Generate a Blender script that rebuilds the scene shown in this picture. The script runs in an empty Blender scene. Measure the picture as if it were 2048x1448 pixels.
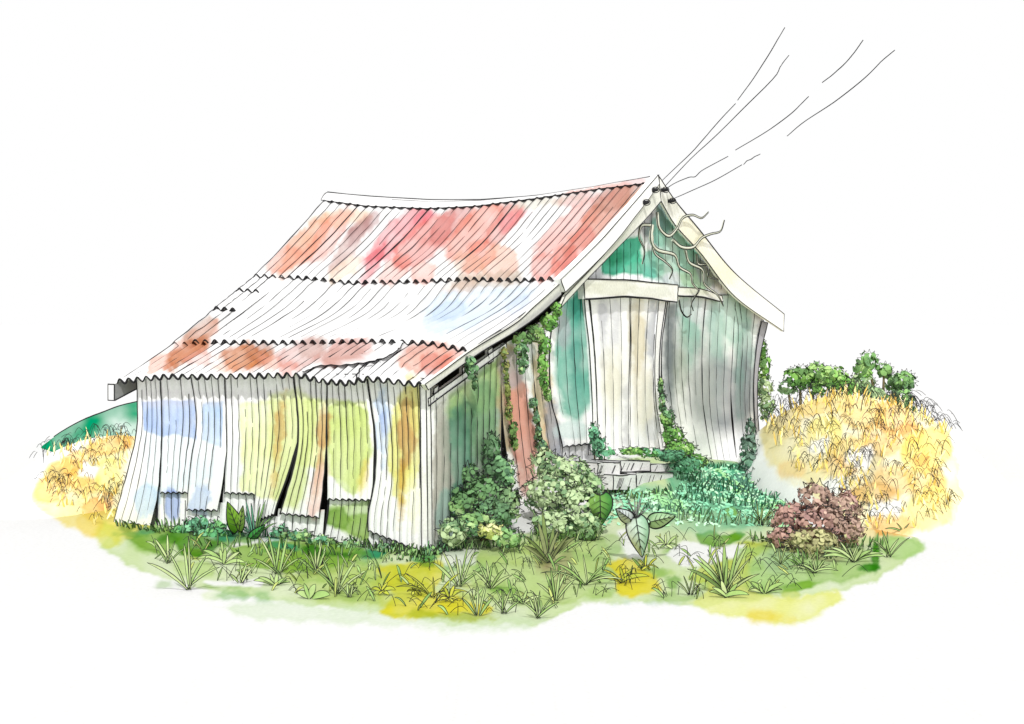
import bpy, math, random
import numpy as np
from mathutils import Vector
random.seed(7); rng = np.random.default_rng(7)
PI = math.pi
C = bpy.context.scene.collection
# ------------------------------------------------------------------ camera model
F = 2639.0; HZ = 643.0; CX = 1024.0; CH = 3.0
EX = np.array([0., 0., CH])
def proj(P):
    P = np.asarray(P, float)
    return np.stack([CX + F*P[..., 0]/P[..., 1], HZ + F*(CH-P[..., 2])/P[..., 1]], -1)
def ray(px, py):
    px = np.asarray(px, float); py = np.asarray(py, float)
    return np.stack([(px-CX)/F, np.ones_like(px), (HZ-py)/F], -1)
def hit(px, py, o, n):
    d = ray(px, py); t = np.dot(o-EX, n)/(d@n)
    return EX + d*t[..., None]
def at(px, py, depth): return EX + ray(px, py)*depth
RV = np.array([.4808, .877, 0.]); RV /= np.linalg.norm(RV)      # along the gable wall
LV = np.array([-RV[1], RV[0], 0.])                              # along the long wall
NG = -LV; NL = -RV
P0 = np.array([-1.13, 17.14, 0.])
def us(u, s, z): return P0 + RV*u + LV*s + np.array([0, 0, z])
PG = (P0, NG); PL = (P0, NL)
def GP(off): return (P0+NG*off, NG)
def LP(off): return (P0+NL*off, NL)
def on(plane, px, py): return hit(px, py, *plane)
# ------------------------------------------------------------------ noise
def _h(ix, iy, k):
    n = (ix.astype(np.int64)*374761393 + iy.astype(np.int64)*668265263 + k*1274126177) & 0xffffffff
    n = ((n ^ (n >> 13))*1274126177) & 0xffffffff
    return ((n ^ (n >> 16)) & 0xffff)/65535.0
def vn(x, y, k=0):
    x = np.asarray(x, float); y = np.asarray(y, float)
    ix = np.floor(x); iy = np.floor(y); fx = x-ix; fy = y-iy
    fx = fx*fx*(3-2*fx); fy = fy*fy*(3-2*fy)
    a = _h(ix, iy, k); b = _h(ix+1, iy, k); c = _h(ix, iy+1, k); d = _h(ix+1, iy+1, k)
    return (a*(1-fx)+b*fx)*(1-fy)+(c*(1-fx)+d*fx)*fy
def fbm(x, y, k=0, o=4):
    r = 0; a = .5; t = 0
    for i in range(o):
        r = r+a*vn(x, y, k+i*17); t += a; a *= .5; x = x*2.03; y = y*2.03
    return r/t-.5
# ------------------------------------------------------------------ pigment
def lin(c):
    c = np.asarray(c, float)/255.
    return np.where(c <= .04045, c/12.92, ((c+.055)/1.055)**2.4)
def E(cx, cy, rx, ry, col, a=.9, ang=0, soft=5, rough=9): return ('e', (cx, cy, rx, ry, ang), col, a, soft, rough)
def G(pts, col, a=.9, soft=4, rough=9): return ('p', pts, col, a, soft, rough)
def W(pts, a=1, soft=4, rough=9): return ('w', pts, None, a, soft, rough)
def polysd(x, y, pts):
    d = np.full(x.shape, 1e9); ins = np.zeros(x.shape, bool); n = len(pts)
    for i in range(n):
        ax, ay = pts[i]; bx, by = pts[(i+1) % n]
        ex, ey = bx-ax, by-ay; wx, wy = x-ax, y-ay
        t = np.clip((wx*ex+wy*ey)/(ex*ex+ey*ey+1e-9), 0, 1)
        d = np.minimum(d, np.hypot(wx-ex*t, wy-ey*t))
        c = ((ay <= y) & (by > y)) | ((by <= y) & (ay > y))
        xi = ax+(y-ay)/(ey if abs(ey) > 1e-9 else 1e-9)*ex
        ins ^= c & (x < xi)
    return np.where(ins, -d, d)
def paint(x, y, layers, base=(255, 255, 255), K=.8, seed=0, wt=.88):
    sh = x.shape; x = x.ravel(); y = y.ravel()
    col = np.tile(lin(base), (x.size, 1))
    for li, (ty, g, c, a, soft, rough) in enumerate(layers):
        if ty == 'e':
            cx, cy, rx, ry, ang = g; m = max(rx, ry)+soft+rough*2+10
            sel = np.nonzero((abs(x-cx) < m) & (abs(y-cy) < m))[0]
            if not sel.size: continue
            X = x[sel]; Y = y[sel]; ca, sa = math.cos(math.radians(ang)), math.sin(math.radians(ang))
            p = ((X-cx)*ca+(Y-cy)*sa)/rx; q = (-(X-cx)*sa+(Y-cy)*ca)/ry
            d = (np.hypot(p, q)-1)*min(rx, ry)
        else:
            xs = [p[0] for p in g]; ys = [p[1] for p in g]; m = soft+rough*2+10
            sel = np.nonzero((x > min(xs)-m) & (x < max(xs)+m) & (y > min(ys)-m) & (y < max(ys)+m))[0]
            if not sel.size: continue
            X = x[sel]; Y = y[sel]; d = polysd(X, Y, g)
        k = seed*31+li*7
        d = d+rough*2*fbm(X/26., Y/26., k)+rough*.5*fbm(X/5., Y/5., k+3, 2)
        mk = np.clip(.5-d/(2*soft), 0, 1); mk = mk*mk*(3-2*mk)
        if ty == 'w':
            col[sel] = col[sel]*(1-mk*a)[:, None]+(mk*a)[:, None]; continue
        al = np.clip(a*mk*(wt+.7*fbm(X/45., Y/45., k+5, 3)), 0, 1)[:, None]; eg = (a*mk*.22*np.exp(-((d+soft*.8)/3.)**2))[:, None]
        cc = lin(c)[None, :]; col[sel] = (col[sel]*(1-al)+cc*(.2*col[sel]+.8)*al)*(1-eg*(1-cc))
    gr = 1+.05*fbm(x/3., y/3., 91, 2)
    return (np.clip(col*gr[:, None], 0, 1)*K).reshape(sh+(3,))
INK = lin((50, 50, 52))
# ------------------------------------------------------------------ materials
def mat(name, rough=.9, spec=.1, noise=60., amp=.10, metal=0, bump=0):
    m = bpy.data.materials.new(name); m.use_nodes = True; nt = m.node_tree; N = nt.nodes; L = nt.links
    b = N['Principled BSDF']; b.inputs['Roughness'].default_value = rough
    b.inputs['Specular IOR Level'].default_value = spec; b.inputs['Metallic'].default_value = metal
    at_ = N.new('ShaderNodeAttribute'); at_.attribute_name = 'Col'
    tc = N.new('ShaderNodeTexCoord'); nz = N.new('ShaderNodeTexNoise')
    nz.inputs['Scale'].default_value = noise; nz.inputs['Detail'].default_value = 3
    L.new(tc.outputs['Object'], nz.inputs['Vector'])
    mr = N.new('ShaderNodeMapRange'); mr.inputs['From Min'].default_value = .3; mr.inputs['From Max'].default_value = .7
    mr.inputs['To Min'].default_value = 1-amp; mr.inputs['To Max'].default_value = 1+amp*.4
    L.new(nz.outputs['Fac'], mr.inputs['Value'])
    mx = N.new('ShaderNodeMix'); mx.data_type = 'RGBA'; mx.blend_type = 'MULTIPLY'; mx.inputs['Factor'].default_value = 1
    L.new(at_.outputs['Color'], mx.inputs['A']); L.new(mr.outputs['Result'], mx.inputs['B'])
    L.new(mx.outputs['Result'], b.inputs['Base Color'])
    if bump:
        bp = N.new('ShaderNodeBump'); bp.inputs['Strength'].default_value = bump; bp.inputs['Distance'].default_value = .01
        L.new(nz.outputs['Fac'], bp.inputs['Height']); L.new(bp.outputs['Normal'], b.inputs['Normal'])
    return m
M_metal = mat('painted_corrugated_metal', .75, .2, 45, .08)
M_wood = mat('weathered_board', .9, .1, 25, .12, bump=.2)
M_leaf = mat('leaf', .85, .1, 14, .16)
M_earth = mat('grass_and_soil', 1, 0, 22, .05)
M_ink = mat('dark_line', 1, 0, 90, .25)
M_stone = mat('rough_stone', .95, .1, 30, .15, bump=.4)
# ------------------------------------------------------------------ mesh builder
class MB:
    def __init__(s): s.v = []; s.c = []; s.f = []; s.m = []; s.n = 0
    def add(s, V, cols, faces, mi=0):
        V = np.asarray(V, float).reshape(-1, 3); cols = np.broadcast_to(np.asarray(cols, float), V.shape)
        s.v.append(V); s.c.append(cols); s.f += [tuple(i+s.n for i in f) for f in faces]; s.m += [mi]*len(faces); s.n += len(V)
    def grid(s, P, Cc, mi=0):
        m, n = P.shape[:2]
        s.add(P.reshape(-1, 3), np.broadcast_to(Cc, P.shape).reshape(-1, 3),
              [(i*n+j, (i+1)*n+j, (i+1)*n+j+1, i*n+j+1) for i in range(m-1) for j in range(n-1)], mi)
    def tube(s, pts, r=.008, col=INK, mi=1, sides=3, taper=(1, 1), jit=0):
        P = np.asarray(pts, float)
        if len(P) < 2: return
        if jit: P = P+rng.normal(0, jit, P.shape)
        T = np.gradient(P, axis=0); T /= np.linalg.norm(T, axis=1)[:, None]+1e-9
        up = np.array([.13, -1, .21]); A = np.cross(T, up); A /= np.linalg.norm(A, axis=1)[:, None]+1e-9; B = np.cross(T, A)
        n = len(P); t = np.linspace(0, 1, n)
        rr = np.asarray(r)*np.where(t < .5, taper[0]+(1-taper[0])*t*2, 1+(taper[1]-1)*(t*2-1))
        V = []
        for k in range(sides):
            a = 2*PI*k/sides; V.append(P+(A*math.cos(a)+B*math.sin(a))*rr[:, None])
        V = np.stack(V, 1).reshape(-1, 3)
        f = [(i*sides+k, i*sides+(k+1) % sides, (i+1)*sides+(k+1) % sides, (i+1)*sides+k) for i in range(n-1) for k in range(sides)]
        f += [tuple(range(sides)), tuple(range((n-1)*sides, n*sides))]
        s.add(V, col, f, mi)
    def build(s, name, mats, parent=None):
        V = np.concatenate(s.v); Cc = np.concatenate(s.c)
        o_ = np.zeros(3)
        if parent is not None: o_ = np.array(parent.location)
        me = bpy.data.meshes.new(name); me.from_pydata((V-o_).tolist(), [], s.f); me.validate(clean_customdata=False)
        ca = me.color_attributes.new('Col', 'FLOAT_COLOR', 'POINT')
        ca.data.foreach_set('color', np.concatenate([Cc, np.ones((len(Cc), 1))], 1).astype(np.float32).ravel())
        for m in mats: me.materials.append(m)
        me.polygons.foreach_set('material_index', np.array(s.m, np.int32)); me.update()
        o = bpy.data.objects.new(name, me); C.objects.link(o)
        if parent is not None: o.parent = parent
        return o
def tag(o, label=None, cat=None, group=None, kind=None):
    if label: o['label'] = label
    if cat: o['category'] = cat
    if group: o['group'] = group
    if kind: o['kind'] = kind
    return o
def empty(name, loc, label, cat, group=None):
    o = bpy.data.objects.new(name, None); C.objects.link(o); o.location = [float(q) for q in loc]; o.empty_display_size = .2
    return tag(o, label, cat, group)
def poly(pts, t):                       # polyline resampled by fraction of length
    P = np.asarray(pts, float); d = np.r_[0, np.cumsum(np.linalg.norm(np.diff(P, axis=0), axis=1))]; d /= d[-1]
    return np.stack([np.interp(t, d, P[:, k]) for k in range(P.shape[1])], -1)
def smooth(pts, n=40):
    P = np.asarray(pts, float); m = len(P); T = np.gradient(P, axis=0); out = []
    for q in np.linspace(0, m-1, n):
        i = min(int(q), m-2); t = q-i; h1 = 2*t**3-3*t*t+1; h2 = t**3-2*t*t+t; h3 = -2*t**3+3*t*t; h4 = t**3-t*t
        out.append(P[i]*h1+T[i]*h2+P[i+1]*h3+T[i+1]*h4)
    return np.array(out)
PXM = 1/F                                # metres per reference pixel at one metre

# ================================================================== SHED
shed = empty('corrugated_shed', us(3, 2.5, 0), 'old farm shed of patched corrugated sheets with sagging rust stained roof', 'shed')
def inkline(mb, P, r=.008, jit=.003, brk=.0, taper=(.8, .6)):
    n = len(P); a, b = 0, n
    if brk and random.random() < brk:
        if random.random() < .5: b = int(n*random.uniform(.45, .92))
        else: a = int(n*random.uniform(.08, .4))
    mb.tube(P[a:b], r, jit=0, taper=taper) if not jit else mb.tube(P[a:b]+vwob(b-a, jit), r, taper=taper)
def vwob(n, amp):
    k = max(2, n//6); c = rng.normal(0, amp, (k+2, 3)); t = np.linspace(0, k+.99, n); return np.stack([np.interp(t, np.arange(k+2), c[:, i]) for i in range(3)], -1)
def sheet(name, plane, Lp, Rp, n, off, layers, base=(252, 252, 252), K=.8, wt=.88, amp=.009, rows=None, wave=.014, line=.0068, brk=.35, edge=(1, 1, 1, 1), seed=0, label=None, mt=None, ewr=.013):
    """corrugated sheet between a left and a right edge; edge = draw (left,right,top,bottom)"""
    hgt = max(abs(Lp[0][1]-Lp[-1][1]), 10); m = rows or max(6, int(hgt/3)); q = n*8 if n else 24
    t = np.linspace(0, 1, m); A = poly(smooth(Lp, 30) if len(Lp) > 2 else Lp, t); B = poly(smooth(Rp, 30) if len(Rp) > 2 else Rp, t)
    s = np.linspace(0, 1, q+1)
    PXY = A[:, None]*(1-s)[None, :, None]+B[:, None]*s[None, :, None]
    P = on(plane, PXY[..., 0], PXY[..., 1]); nrm = plane[1]
    w = np.cos(2*PI*(n or 0)*s)*amp if n else s*0
    P = P+nrm*(off-w)[None, :, None] if n else P+nrm*off
    if wave and n:
        fz = np.clip((t-1+8/m)*m/8, 0, 1)
        P[..., 2] += fz[:, None]*(-wave*np.cos(2*PI*n*s))[None, :]
    c = paint(PXY[..., 0], PXY[..., 1], layers, base, K, seed, wt)
    mb = MB(); mb.grid(P, c)
    fr = nrm*.004
    if n:
        for j in range(1, n):
            inkline(mb, P[:, j*8]+fr, line*random.uniform(.6, 1.25), .004, brk)
    if edge[0]: inkline(mb, P[:, 0]+fr, line*1.4*edge[0])
    if edge[1]: inkline(mb, P[:, -1]+fr, line*1.4*edge[1])
    if edge[2]: inkline(mb, P[0]+fr, line*1.2*edge[2])
    if edge[3]: mb.tube(P[-1]+fr, ewr*edge[3]*(.75+.5*vn(np.arange(q+1)/5., s, 5)) if n else line*edge[3], taper=(.7, .7))
    o = mb.build(name, [mt or M_metal, M_ink], shed)
    if label: o['label'] = label
    return o
# ---- long wall
LWL = [
 G([(283, 802), (392, 800), (396, 878), (372, 872), (352, 868), (330, 876), (290, 862)], (168, 192, 236), .95, 3, 5),
 G([(408, 806), (452, 800), (446, 892), (408, 876)], (178, 203, 236), .9, 3, 5),
 G([(284, 780), (700, 780), (700, 812), (284, 812)], (226, 222, 226), .5, 8, 8),  # pale grey strip paints the eave shadow into the sheet colour
 G([(285, 862), (345, 872), (440, 878), (436, 960), (300, 1000), (290, 940)], (228, 240, 250), .7, 12, 10),
 E(296, 1000, 24, 42, (200, 222, 244), .8, 10), E(342, 1012, 16, 34, (158, 180, 232), .9), E(404, 1000, 22, 34, (196, 212, 240), .8, 20),
 G([(478, 812), (560, 796), (650, 796), (735, 806), (742, 900), (735, 975), (716, 985), (650, 940), (590, 930), (560, 1000), (480, 985), (486, 900)], (236, 242, 186), .95, 5, 9),
 G([(540, 790), (600, 780), (640, 800), (640, 850), (600, 1020), (560, 1020), (545, 960)], (221, 230, 160), .75, 8, 9),
 G([(658, 812), (700, 800), (738, 822), (746, 900), (726, 960), (712, 994), (690, 984), (664, 950), (655, 880)], (200, 217, 128), .8, 5, 8),
 G([(600, 800), (640, 800), (628, 870), (612, 1000), (590, 1020), (575, 1000), (604, 900)], (218, 229, 160), .7, 7, 7),
 E(563, 850, 13, 52, (212, 178, 116), .9, 5), E(552, 935, 8, 55, (226, 196, 128), .7, 6),
 E(650, 862, 12, 44, (208, 164, 104), .95, 3), E(641, 930, 8, 52, (220, 182, 134), .8, 8), E(638, 985, 16, 50, (246, 212, 204), .8, 12),
 E(768, 850, 15, 88, (200, 216, 240), .85, 0), E(770, 850, 7, 24, (150, 175, 225), .7),
 E(815, 880, 34, 118, (232, 230, 140), .85, 4), E(806, 880, 26, 90, (222, 220, 130), .5, 4, 8),
 E(816, 868, 19, 74, (204, 164, 108), .9, 3), E(806, 970, 11, 58, (216, 176, 70), .8, 3, 6),
 E(835, 820, 12, 40, (236, 230, 150), .7), E(730, 955, 10, 40, (236, 212, 120), .6, 12),
 E(470, 930, 20, 40, (236, 240, 246), .5), E(830, 1020, 14, 60, (250, 248, 220), .6)]
KL = .96
def ls(name, Lp, Rp, n, off, **k): return sheet(name, PL, Lp, Rp, n, off, LWL, K=KL, **k)
ls('wall_sheet', [(276, 748), (277, 850), (262, 925), (243, 995), (229, 1044)], [(322, 748), (326, 850), (322, 940), (316, 1000), (303, 1051)], 5, .03)
ls('wall_sheet', [(322, 748), (326, 850), (322, 985)], [(388, 748), (396, 840), (384, 930), (378, 985)], 5, .022, edge=(.6, 1, 1, 1))
ls('wall_sheet', [(384, 748), (396, 840), (384, 930), (376, 1019)], [(452, 748), (456, 870), (452, 940), (438, 1020)], 5, .034)
ls('wall_sheet', [(450, 748), (453, 880), (450, 985)], [(514, 748), (520, 860), (512, 988)], 5, .02, edge=(1.6, .5, 1, 1))
ls('wall_sheet', [(514, 748), (520, 860), (508, 1045)], [(590, 748), (599, 840), (593, 902), (550, 1028)], 6, .02, edge=(.5, 2.2, 1, 1))
ls('wall_sheet', [(590, 748), (599, 840), (594, 918), (563, 1026)], [(656, 748), (656, 860), (652, 940), (641, 1034)], 6, .036, edge=(1.8, 1.2, 1, 1))
ls('wall_sheet', [(654, 748), (656, 860), (656, 998)], [(736, 748), (750, 870), (746, 1000)], 7, .024, edge=(.6, 1, 1, 1))
ls('wall_sheet', [(736, 748), (752, 870), (752, 950), (740, 1020), (738, 1060)], [(850, 756), (853, 900), (851, 1104)], 9, .03, edge=(1.8, 1, 1, 1), label='wall sheet at the corner with an ochre rust stain')
# patches set behind the short sheets
ls('patch_sheet', [(310, 975), (312, 1050)], [(382, 975), (380, 1056)], 5, -.03, edge=(3, 0, 0, 0), wave=0)
ls('patch_sheet', [(374, 1008), (372, 1052)], [(452, 1005), (450, 1062)], 5, -.03, edge=(.5, 0, 0, 0), wave=0)
ls('patch_sheet', [(442, 970), (440, 1062)], [(520, 975), (520, 1070)], 5, -.035, edge=(1, 0, 0, 0), wave=0)
PFL = [G([(650, 1010), (745, 1004), (738, 1092), (648, 1050)], (178, 208, 120), .9, 5, 6), G([(652, 1022), (685, 1016), (700, 1040), (690, 1060), (645, 1048)], (118, 162, 50), .9, 4, 6), G([(690, 1035), (740, 1020), (732, 1085), (695, 1072)], (150, 186, 84), .8, 5, 6)]
sheet('patch_sheet', PL, [(656, 988), (650, 1045), (644, 1078)], [(748, 992), (744, 1050), (736, 1098)], 7, -.03, PFL, K=KL, edge=(2, 1, 0, 0), wave=0, label='short patch sheet stained mossy green at its foot')
ls('patch_sheet', [(506, 1030), (504, 1078)], [(560, 1034), (556, 1080)], 4, -.035, edge=(0, 0, 0, 0), wave=0)
ls('patch_sheet', [(732, 1040), (730, 1094)], [(849, 1050), (849, 1106)], 9, -.03, edge=(0, 0, 0, 0), wave=0)
ls('patch_sheet', [(552, 1018), (548, 1075)], [(645, 1020), (640, 1085)], 6, -.04, edge=(0, 0, 0, 0), wave=0)
# corner post
mb = MB()
for a, b, offn in [((846, 762), (856, 762), .05)]:
    t = np.linspace(0, 1, 40)
    A = np.stack([846+t*4, 764+t*344], -1); 
    Pa = on(LP(.055), A[:, 0], A[:, 1]); w = .085
    Q = np.stack([Pa-LV*0+LV*w*.6, Pa-LV*.05, Pa-LV*.05+RV*.1], 1)
    mb.grid(Q, paint(proj(Q)[..., 0], proj(Q)[..., 1], [E(846, 1000, 30, 80, (235, 235, 228), .5)], K=KL))
    for k in range(3): inkline(mb, Q[:, k]+NL*.004+NG*.004, .011, .003)
mb.build('corner_post', [M_wood, M_ink], shed)

# ---- roof, front slope
GF = GP(.15)
rows_v = [0, .25, .5, .68, .82, 1.]
rows_p = [
 [(650, 402), (740, 414), (860, 419), (960, 414), (1080, 398), (1200, 380), (1302, 368)],
 [(584, 478), (700, 492), (840, 500), (1000, 490), (1222, 460)],
 [(508, 556), (620, 561), (700, 570), (840, 568), (940, 563), (1040, 566), (1128, 562)],
 [(437, 612), (640, 632), (860, 634), (1066, 616)],
 [(347, 685), (430, 686), (600, 688), (740, 685), (860, 688), (940, 703)],
 [(232, 764), (330, 754), (420, 754), (576, 751), (603, 752), (644, 763), (695, 767), (733, 758), (788, 764), (849, 772)]]
def rowx(pts, s):
    P = np.asarray(pts, float); x = P[0, 0]+(P[-1, 0]-P[0, 0])*s; return np.stack([x, np.interp(x, P[:, 0], P[:, 1])], -1)
def roofpx(v, s):
    R_ = np.stack([rowx(r, s) for r in rows_p]); V = np.array(rows_v); T = np.gradient(R_, V, axis=0)
    i = np.clip(np.searchsorted(V, v, side='right')-1, 0, len(V)-2); out = []
    for vv, ii in zip(v, i):
        h = V[ii+1]-V[ii]; t = (vv-V[ii])/h
        out.append(R_[ii]*(2*t**3-3*t*t+1)+T[ii]*h*(t**3-2*t*t+t)+R_[ii+1]*(-2*t**3+3*t*t)+T[ii+1]*h*(t**3-t*t))
    return np.array(out)
def roofP(v, s):
    PX = roofpx(v, s); g = on(GF, PX[:, -1, 0], PX[:, -1, 1]) if s[-1] == 1 else None
    e = roofpx(v, np.array([1.]))[:, 0]; g = on(GF, e[:, 0], e[:, 1]); U = (g-P0)@RV
    out = np.empty(PX.shape[:2]+(3,))
    for k in range(len(v)): out[k] = hit(PX[k, :, 0], PX[k, :, 1], P0+RV*U[k], -RV)
    return out, PX
def rnorm(P):
    dv = np.gradient(P, axis=0); ds = np.gradient(P, axis=1); n = np.cross(dv, ds); n /= np.linalg.norm(n, axis=-1)[..., None]+1e-9
    return np.where((n[..., 2] < 0)[..., None], -n, n)
RL = [
 E(690, 440, 55, 16, (250, 222, 192), .8, -8), E(610, 495, 72, 26, (240, 166, 120), .9, -48), E(572, 525, 42, 22, (238, 150, 116), .8, -30),
 E(655, 480, 70, 24, (242, 160, 140), .8, -52), E(705, 490, 70, 18, (204, 160, 150), .8, -52), E(725, 465, 48, 14, (178, 126, 126), .7, -50),
 E(690, 545, 38, 16, (250, 226, 205), .8, -35), E(800, 470, 86, 26, (238, 130, 138), .85, -42), E(845, 440, 28, 12, (226, 84, 110), .7, -30), E(748, 530, 42, 15, (226, 96, 110), .75, -58),
 E(790, 545, 34, 24, (244, 176, 160), .7, -30), E(845, 490, 80, 36, (228, 118, 104), .85, -42), E(900, 455, 62, 24, (204, 116, 108), .8, -40), E(950, 470, 72, 36, (236, 140, 116), .85, -48),
 E(1010, 450, 55, 22, (220, 134, 120), .8, -45), E(1025, 445, 40, 16, (240, 130, 140), .6, -35), E(960, 520, 40, 26, (232, 132, 104), .75, -48),
 E(850, 550, 28, 22, (244, 178, 162), .8, -10), E(1000, 530, 40, 34, (238, 176, 146), .8, -30), E(975, 565, 62, 14, (206, 190, 172), .8, -4, 4), E(925, 580, 32, 12, (222, 196, 180), .8, -6), E(940, 540, 24, 36, (224, 190, 160), .5, -45),
 E(1140, 460, 85, 30, (244, 176, 166), .8, -42), E(1090, 540, 32, 26, (238, 152, 138), .85, -40), E(1130, 530, 24, 34, (230, 130, 112), .8, 30),
 E(1200, 440, 105, 26, (216, 138, 110), .85, -48), E(1240, 400, 62, 26, (190, 134, 112), .85, -20), E(1160, 500, 50, 22, (226, 122, 108), .75, -50), E(1270, 420, 40, 18, (206, 150, 110), .7, -48),
 E(1080, 410, 60, 10, (222, 216, 200), .7, -6), E(1180, 400, 60, 12, (218, 160, 150), .6, -8),
 # middle course
 G([(850, 600), (960, 575), (1080, 575), (1050, 615), (940, 660), (850, 680), (840, 640)], (214, 230, 246), .8, 10, 12), E(900, 625, 42, 18, (190, 214, 244), .7, -15), E(1040, 610, 32, 14, (200, 216, 244), .6, -30),
 # bottom course
 G([(405, 652), (436, 640), (440, 672), (400, 700), (330, 738), (290, 752), (300, 722), (350, 690)], (240, 176, 150), .85, 4, 7), E(400, 668, 42, 18, (196, 150, 122), .75, -38), E(370, 712, 52, 18, (200, 122, 66), 1.1, -34), E(400, 715, 30, 16, (236, 160, 140), .6, -20),
 E(488, 716, 56, 26, (206, 128, 70), 1.2, -4), E(520, 708, 30, 20, (184, 112, 70), .6), E(450, 735, 30, 14, (242, 190, 160), .7), E(540, 728, 26, 16, (242, 176, 150), .7),
 E(600, 712, 50, 26, (214, 160, 150), .85, -20), E(580, 735, 26, 16, (232, 150, 130), .6), E(630, 700, 30, 22, (202, 170, 158), .7, -20), E(690, 708, 62, 22, (224, 166, 154), .85, -12), E(680, 712, 44, 18, (200, 150, 136), .6, -20),
 E(850, 714, 58, 26, (238, 160, 130), .85, -8), E(875, 730, 38, 24, (220, 130, 112), .8, 0), E(840, 700, 30, 12, (206, 160, 146), .6, -10), E(905, 725, 30, 20, (240, 160, 140), .7, -40), E(820, 755, 22, 8, (240, 222, 130), .7)]
KR = .72
def roof_sheet(v0, v1, s0, s1, n, off, line=.0078, brk=.3, lab=None, ew=.012, tilt=0, eL=1, eR=1):
    v = np.linspace(v0, v1, 46); s = np.linspace(s0, s1, n*8+1)
    P, PX = roofP(v, s); N_ = rnorm(P); k = np.arange(n*8+1)
    w = -np.cos(2*PI*k/8)*.02; lift = off+tilt*np.linspace(0, 1, len(v))[:, None]**3
    P = P+N_*(w[None, :]+lift)[..., None]
    fz = np.clip((np.linspace(0, 1, 46)-.9)*10, 0, 1); P[..., 2] += fz[:, None]*.016*(-np.cos(2*PI*k/8))[None, :]
    c = paint(PX[..., 0], PX[..., 1], RL, (252, 252, 252), KR, 3, .74)
    mb = MB(); mb.grid(P, c); f = N_*.006
    for j in range(1, n):
        inkline(mb, (P+f)[:, j*8], line*random.uniform(.6, 1.2), .006, brk)
    if eL: inkline(mb, (P+f)[:, 0], line*1.2*eL, .005)
    if eR: inkline(mb, (P+f)[:, -1], line*1.2*eR, .005)
    if ew: mb.tube((P+f)[-1], ew*(.6+.8*vn(k/4., k*0., int(s0*100))))
    o = mb.build('roof_sheet', [M_metal, M_ink], shed)
    if lab: o['label'] = lab
    return o
for s0, s1, n, lab in [(0, .107, 4, None), (.107, .325, 8, None), (.325, .595, 10, 'upper roof sheet with the strongest red rust'), (.595, 1, 15, 'upper roof sheet browned towards the gable')]:
    roof_sheet(0, .505, s0, s1, n, .055, line=.0076, lab=lab, eL=1.8 if s0 else 1.2, eR=0 if s1 < 1 else 1.1)
for s0, s1, n, lab in [(.065, .36, 9, None), (.36, .66, 9, None), (.66, 1, 10, 'middle roof sheet with a pale blue tint')]:
    roof_sheet(.495, .825, s0, s1, n, .028, line=.0058, brk=.75, lab=lab, eL=1, eR=0 if s1 < 1 else 1.2)
roof_sheet(.495, .60, 0, .078, 3, .040, ew=.018, eR=1.5); roof_sheet(.59, .70, 0, .078, 3, .034, ew=.022, eR=1.5); roof_sheet(.69, .83, 0, .13, 4, .018, ew=0)
for s0, s1, n in [(0, .17, 6), (.17, .42, 8), (.42, .60, 6), (.60, .80, 7), (.80, 1, 6)]:
    roof_sheet(.815, 1, s0, s1, n, 0, line=.0075, brk=.15, eL=1.3, eR=0 if s1 < 1 else 1.2, ew=.018)
# torn strip curling up over the lowest course
def roofat(pts, off=.05):
    v = np.linspace(0, 1, 120); s = np.linspace(0, 1, 160); P, PX = ROOFG; out = []
    for x, y in pts:
        d = (PX[..., 0]-x)**2+(PX[..., 1]-y)**2; i, j = np.unravel_index(np.argmin(d), d.shape); out.append(P[i, j]+np.array([0, -.5, .85])*off)
    return np.array(out)
_P, _X = roofP(np.linspace(0, 1, 120), np.linspace(0, 1, 160)); ROOFG = (_P, _X)
mb = MB(); A = smooth([(604, 750), (640, 737), (700, 735), (762, 724), (795, 706), (808, 690)], 30); B = smooth([(606, 742), (640, 724), (690, 716), (745, 706), (775, 696), (800, 689)], 30)
TA = roofat(A, .05); TB = roofat(B, .035); Q = np.stack([TB, (TA+TB)/2+np.array([0, 0, .02]), TA], 1)
mb.grid(Q, paint(proj(Q)[..., 0], proj(Q)[..., 1], RL, (252, 252, 252), KR, 3)); mb.tube(TA, .009, taper=(.6, .6)); 
T2 = roofat(smooth([(712, 762), (724, 742), (735, 735), (762, 726)], 14), .07); mb.tube(T2, .012)
tag(mb.build('torn_strip', [M_metal, M_ink], shed), 'torn metal strip curling up from the lowest roof course')
# ---- ridge cap
ridge = [(655, 385), (740, 393), (860, 400), (960, 400), (1080, 392), (1200, 373), (1318, 350)]
sg = np.linspace(0, 1, 90); UR = float((on(GF, np.array([1318.]), np.array([350.]))[0]-P0)@RV)
rp = rowx(ridge, sg); RID = hit(rp[:, 0], rp[:, 1], P0+RV*UR, -RV)
RW, RPX = roofP(np.array([0., .02]), sg); low = RW[1]+np.array([-.02, -.03, .085])
mb = MB(); q = np.linspace(0, 1, 9)[None, :, None]
Q = RID[:, None]*(1-q)+low[:, None]*q; Q[..., 2] += .03*np.sin(q[..., 0]*PI)
xy = proj(Q); mb.grid(Q, paint(xy[..., 0], xy[..., 1], [E(1210, 388, 85, 20, (240, 178, 164), .8, -8), E(1280, 368, 28, 16, (232, 200, 198), .8)], (252, 252, 252), KR, 5))
back = RID+RV*.35+np.array([0, 0, -.28]); mb.grid(np.stack([RID, back], 1), lin((245, 245, 245))*KR)
inkline(mb, Q[:, 0]+[0, 0, .008], .015); inkline(mb, Q[:, 3]+[0, -.004, .006], .006, .004, .9); mb.tube(Q[:, -1]+np.array([0, 0, -.01])+np.stack([0*sg, 0*sg, .02*np.sin(sg*230)], -1), .013*(.7+.6*vn(sg*40, sg)))
inkline(mb, Q[0], .01); inkline(mb, Q[-1], .011)
mb.build('ridge_cap', [M_metal, M_ink], shed)
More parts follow.
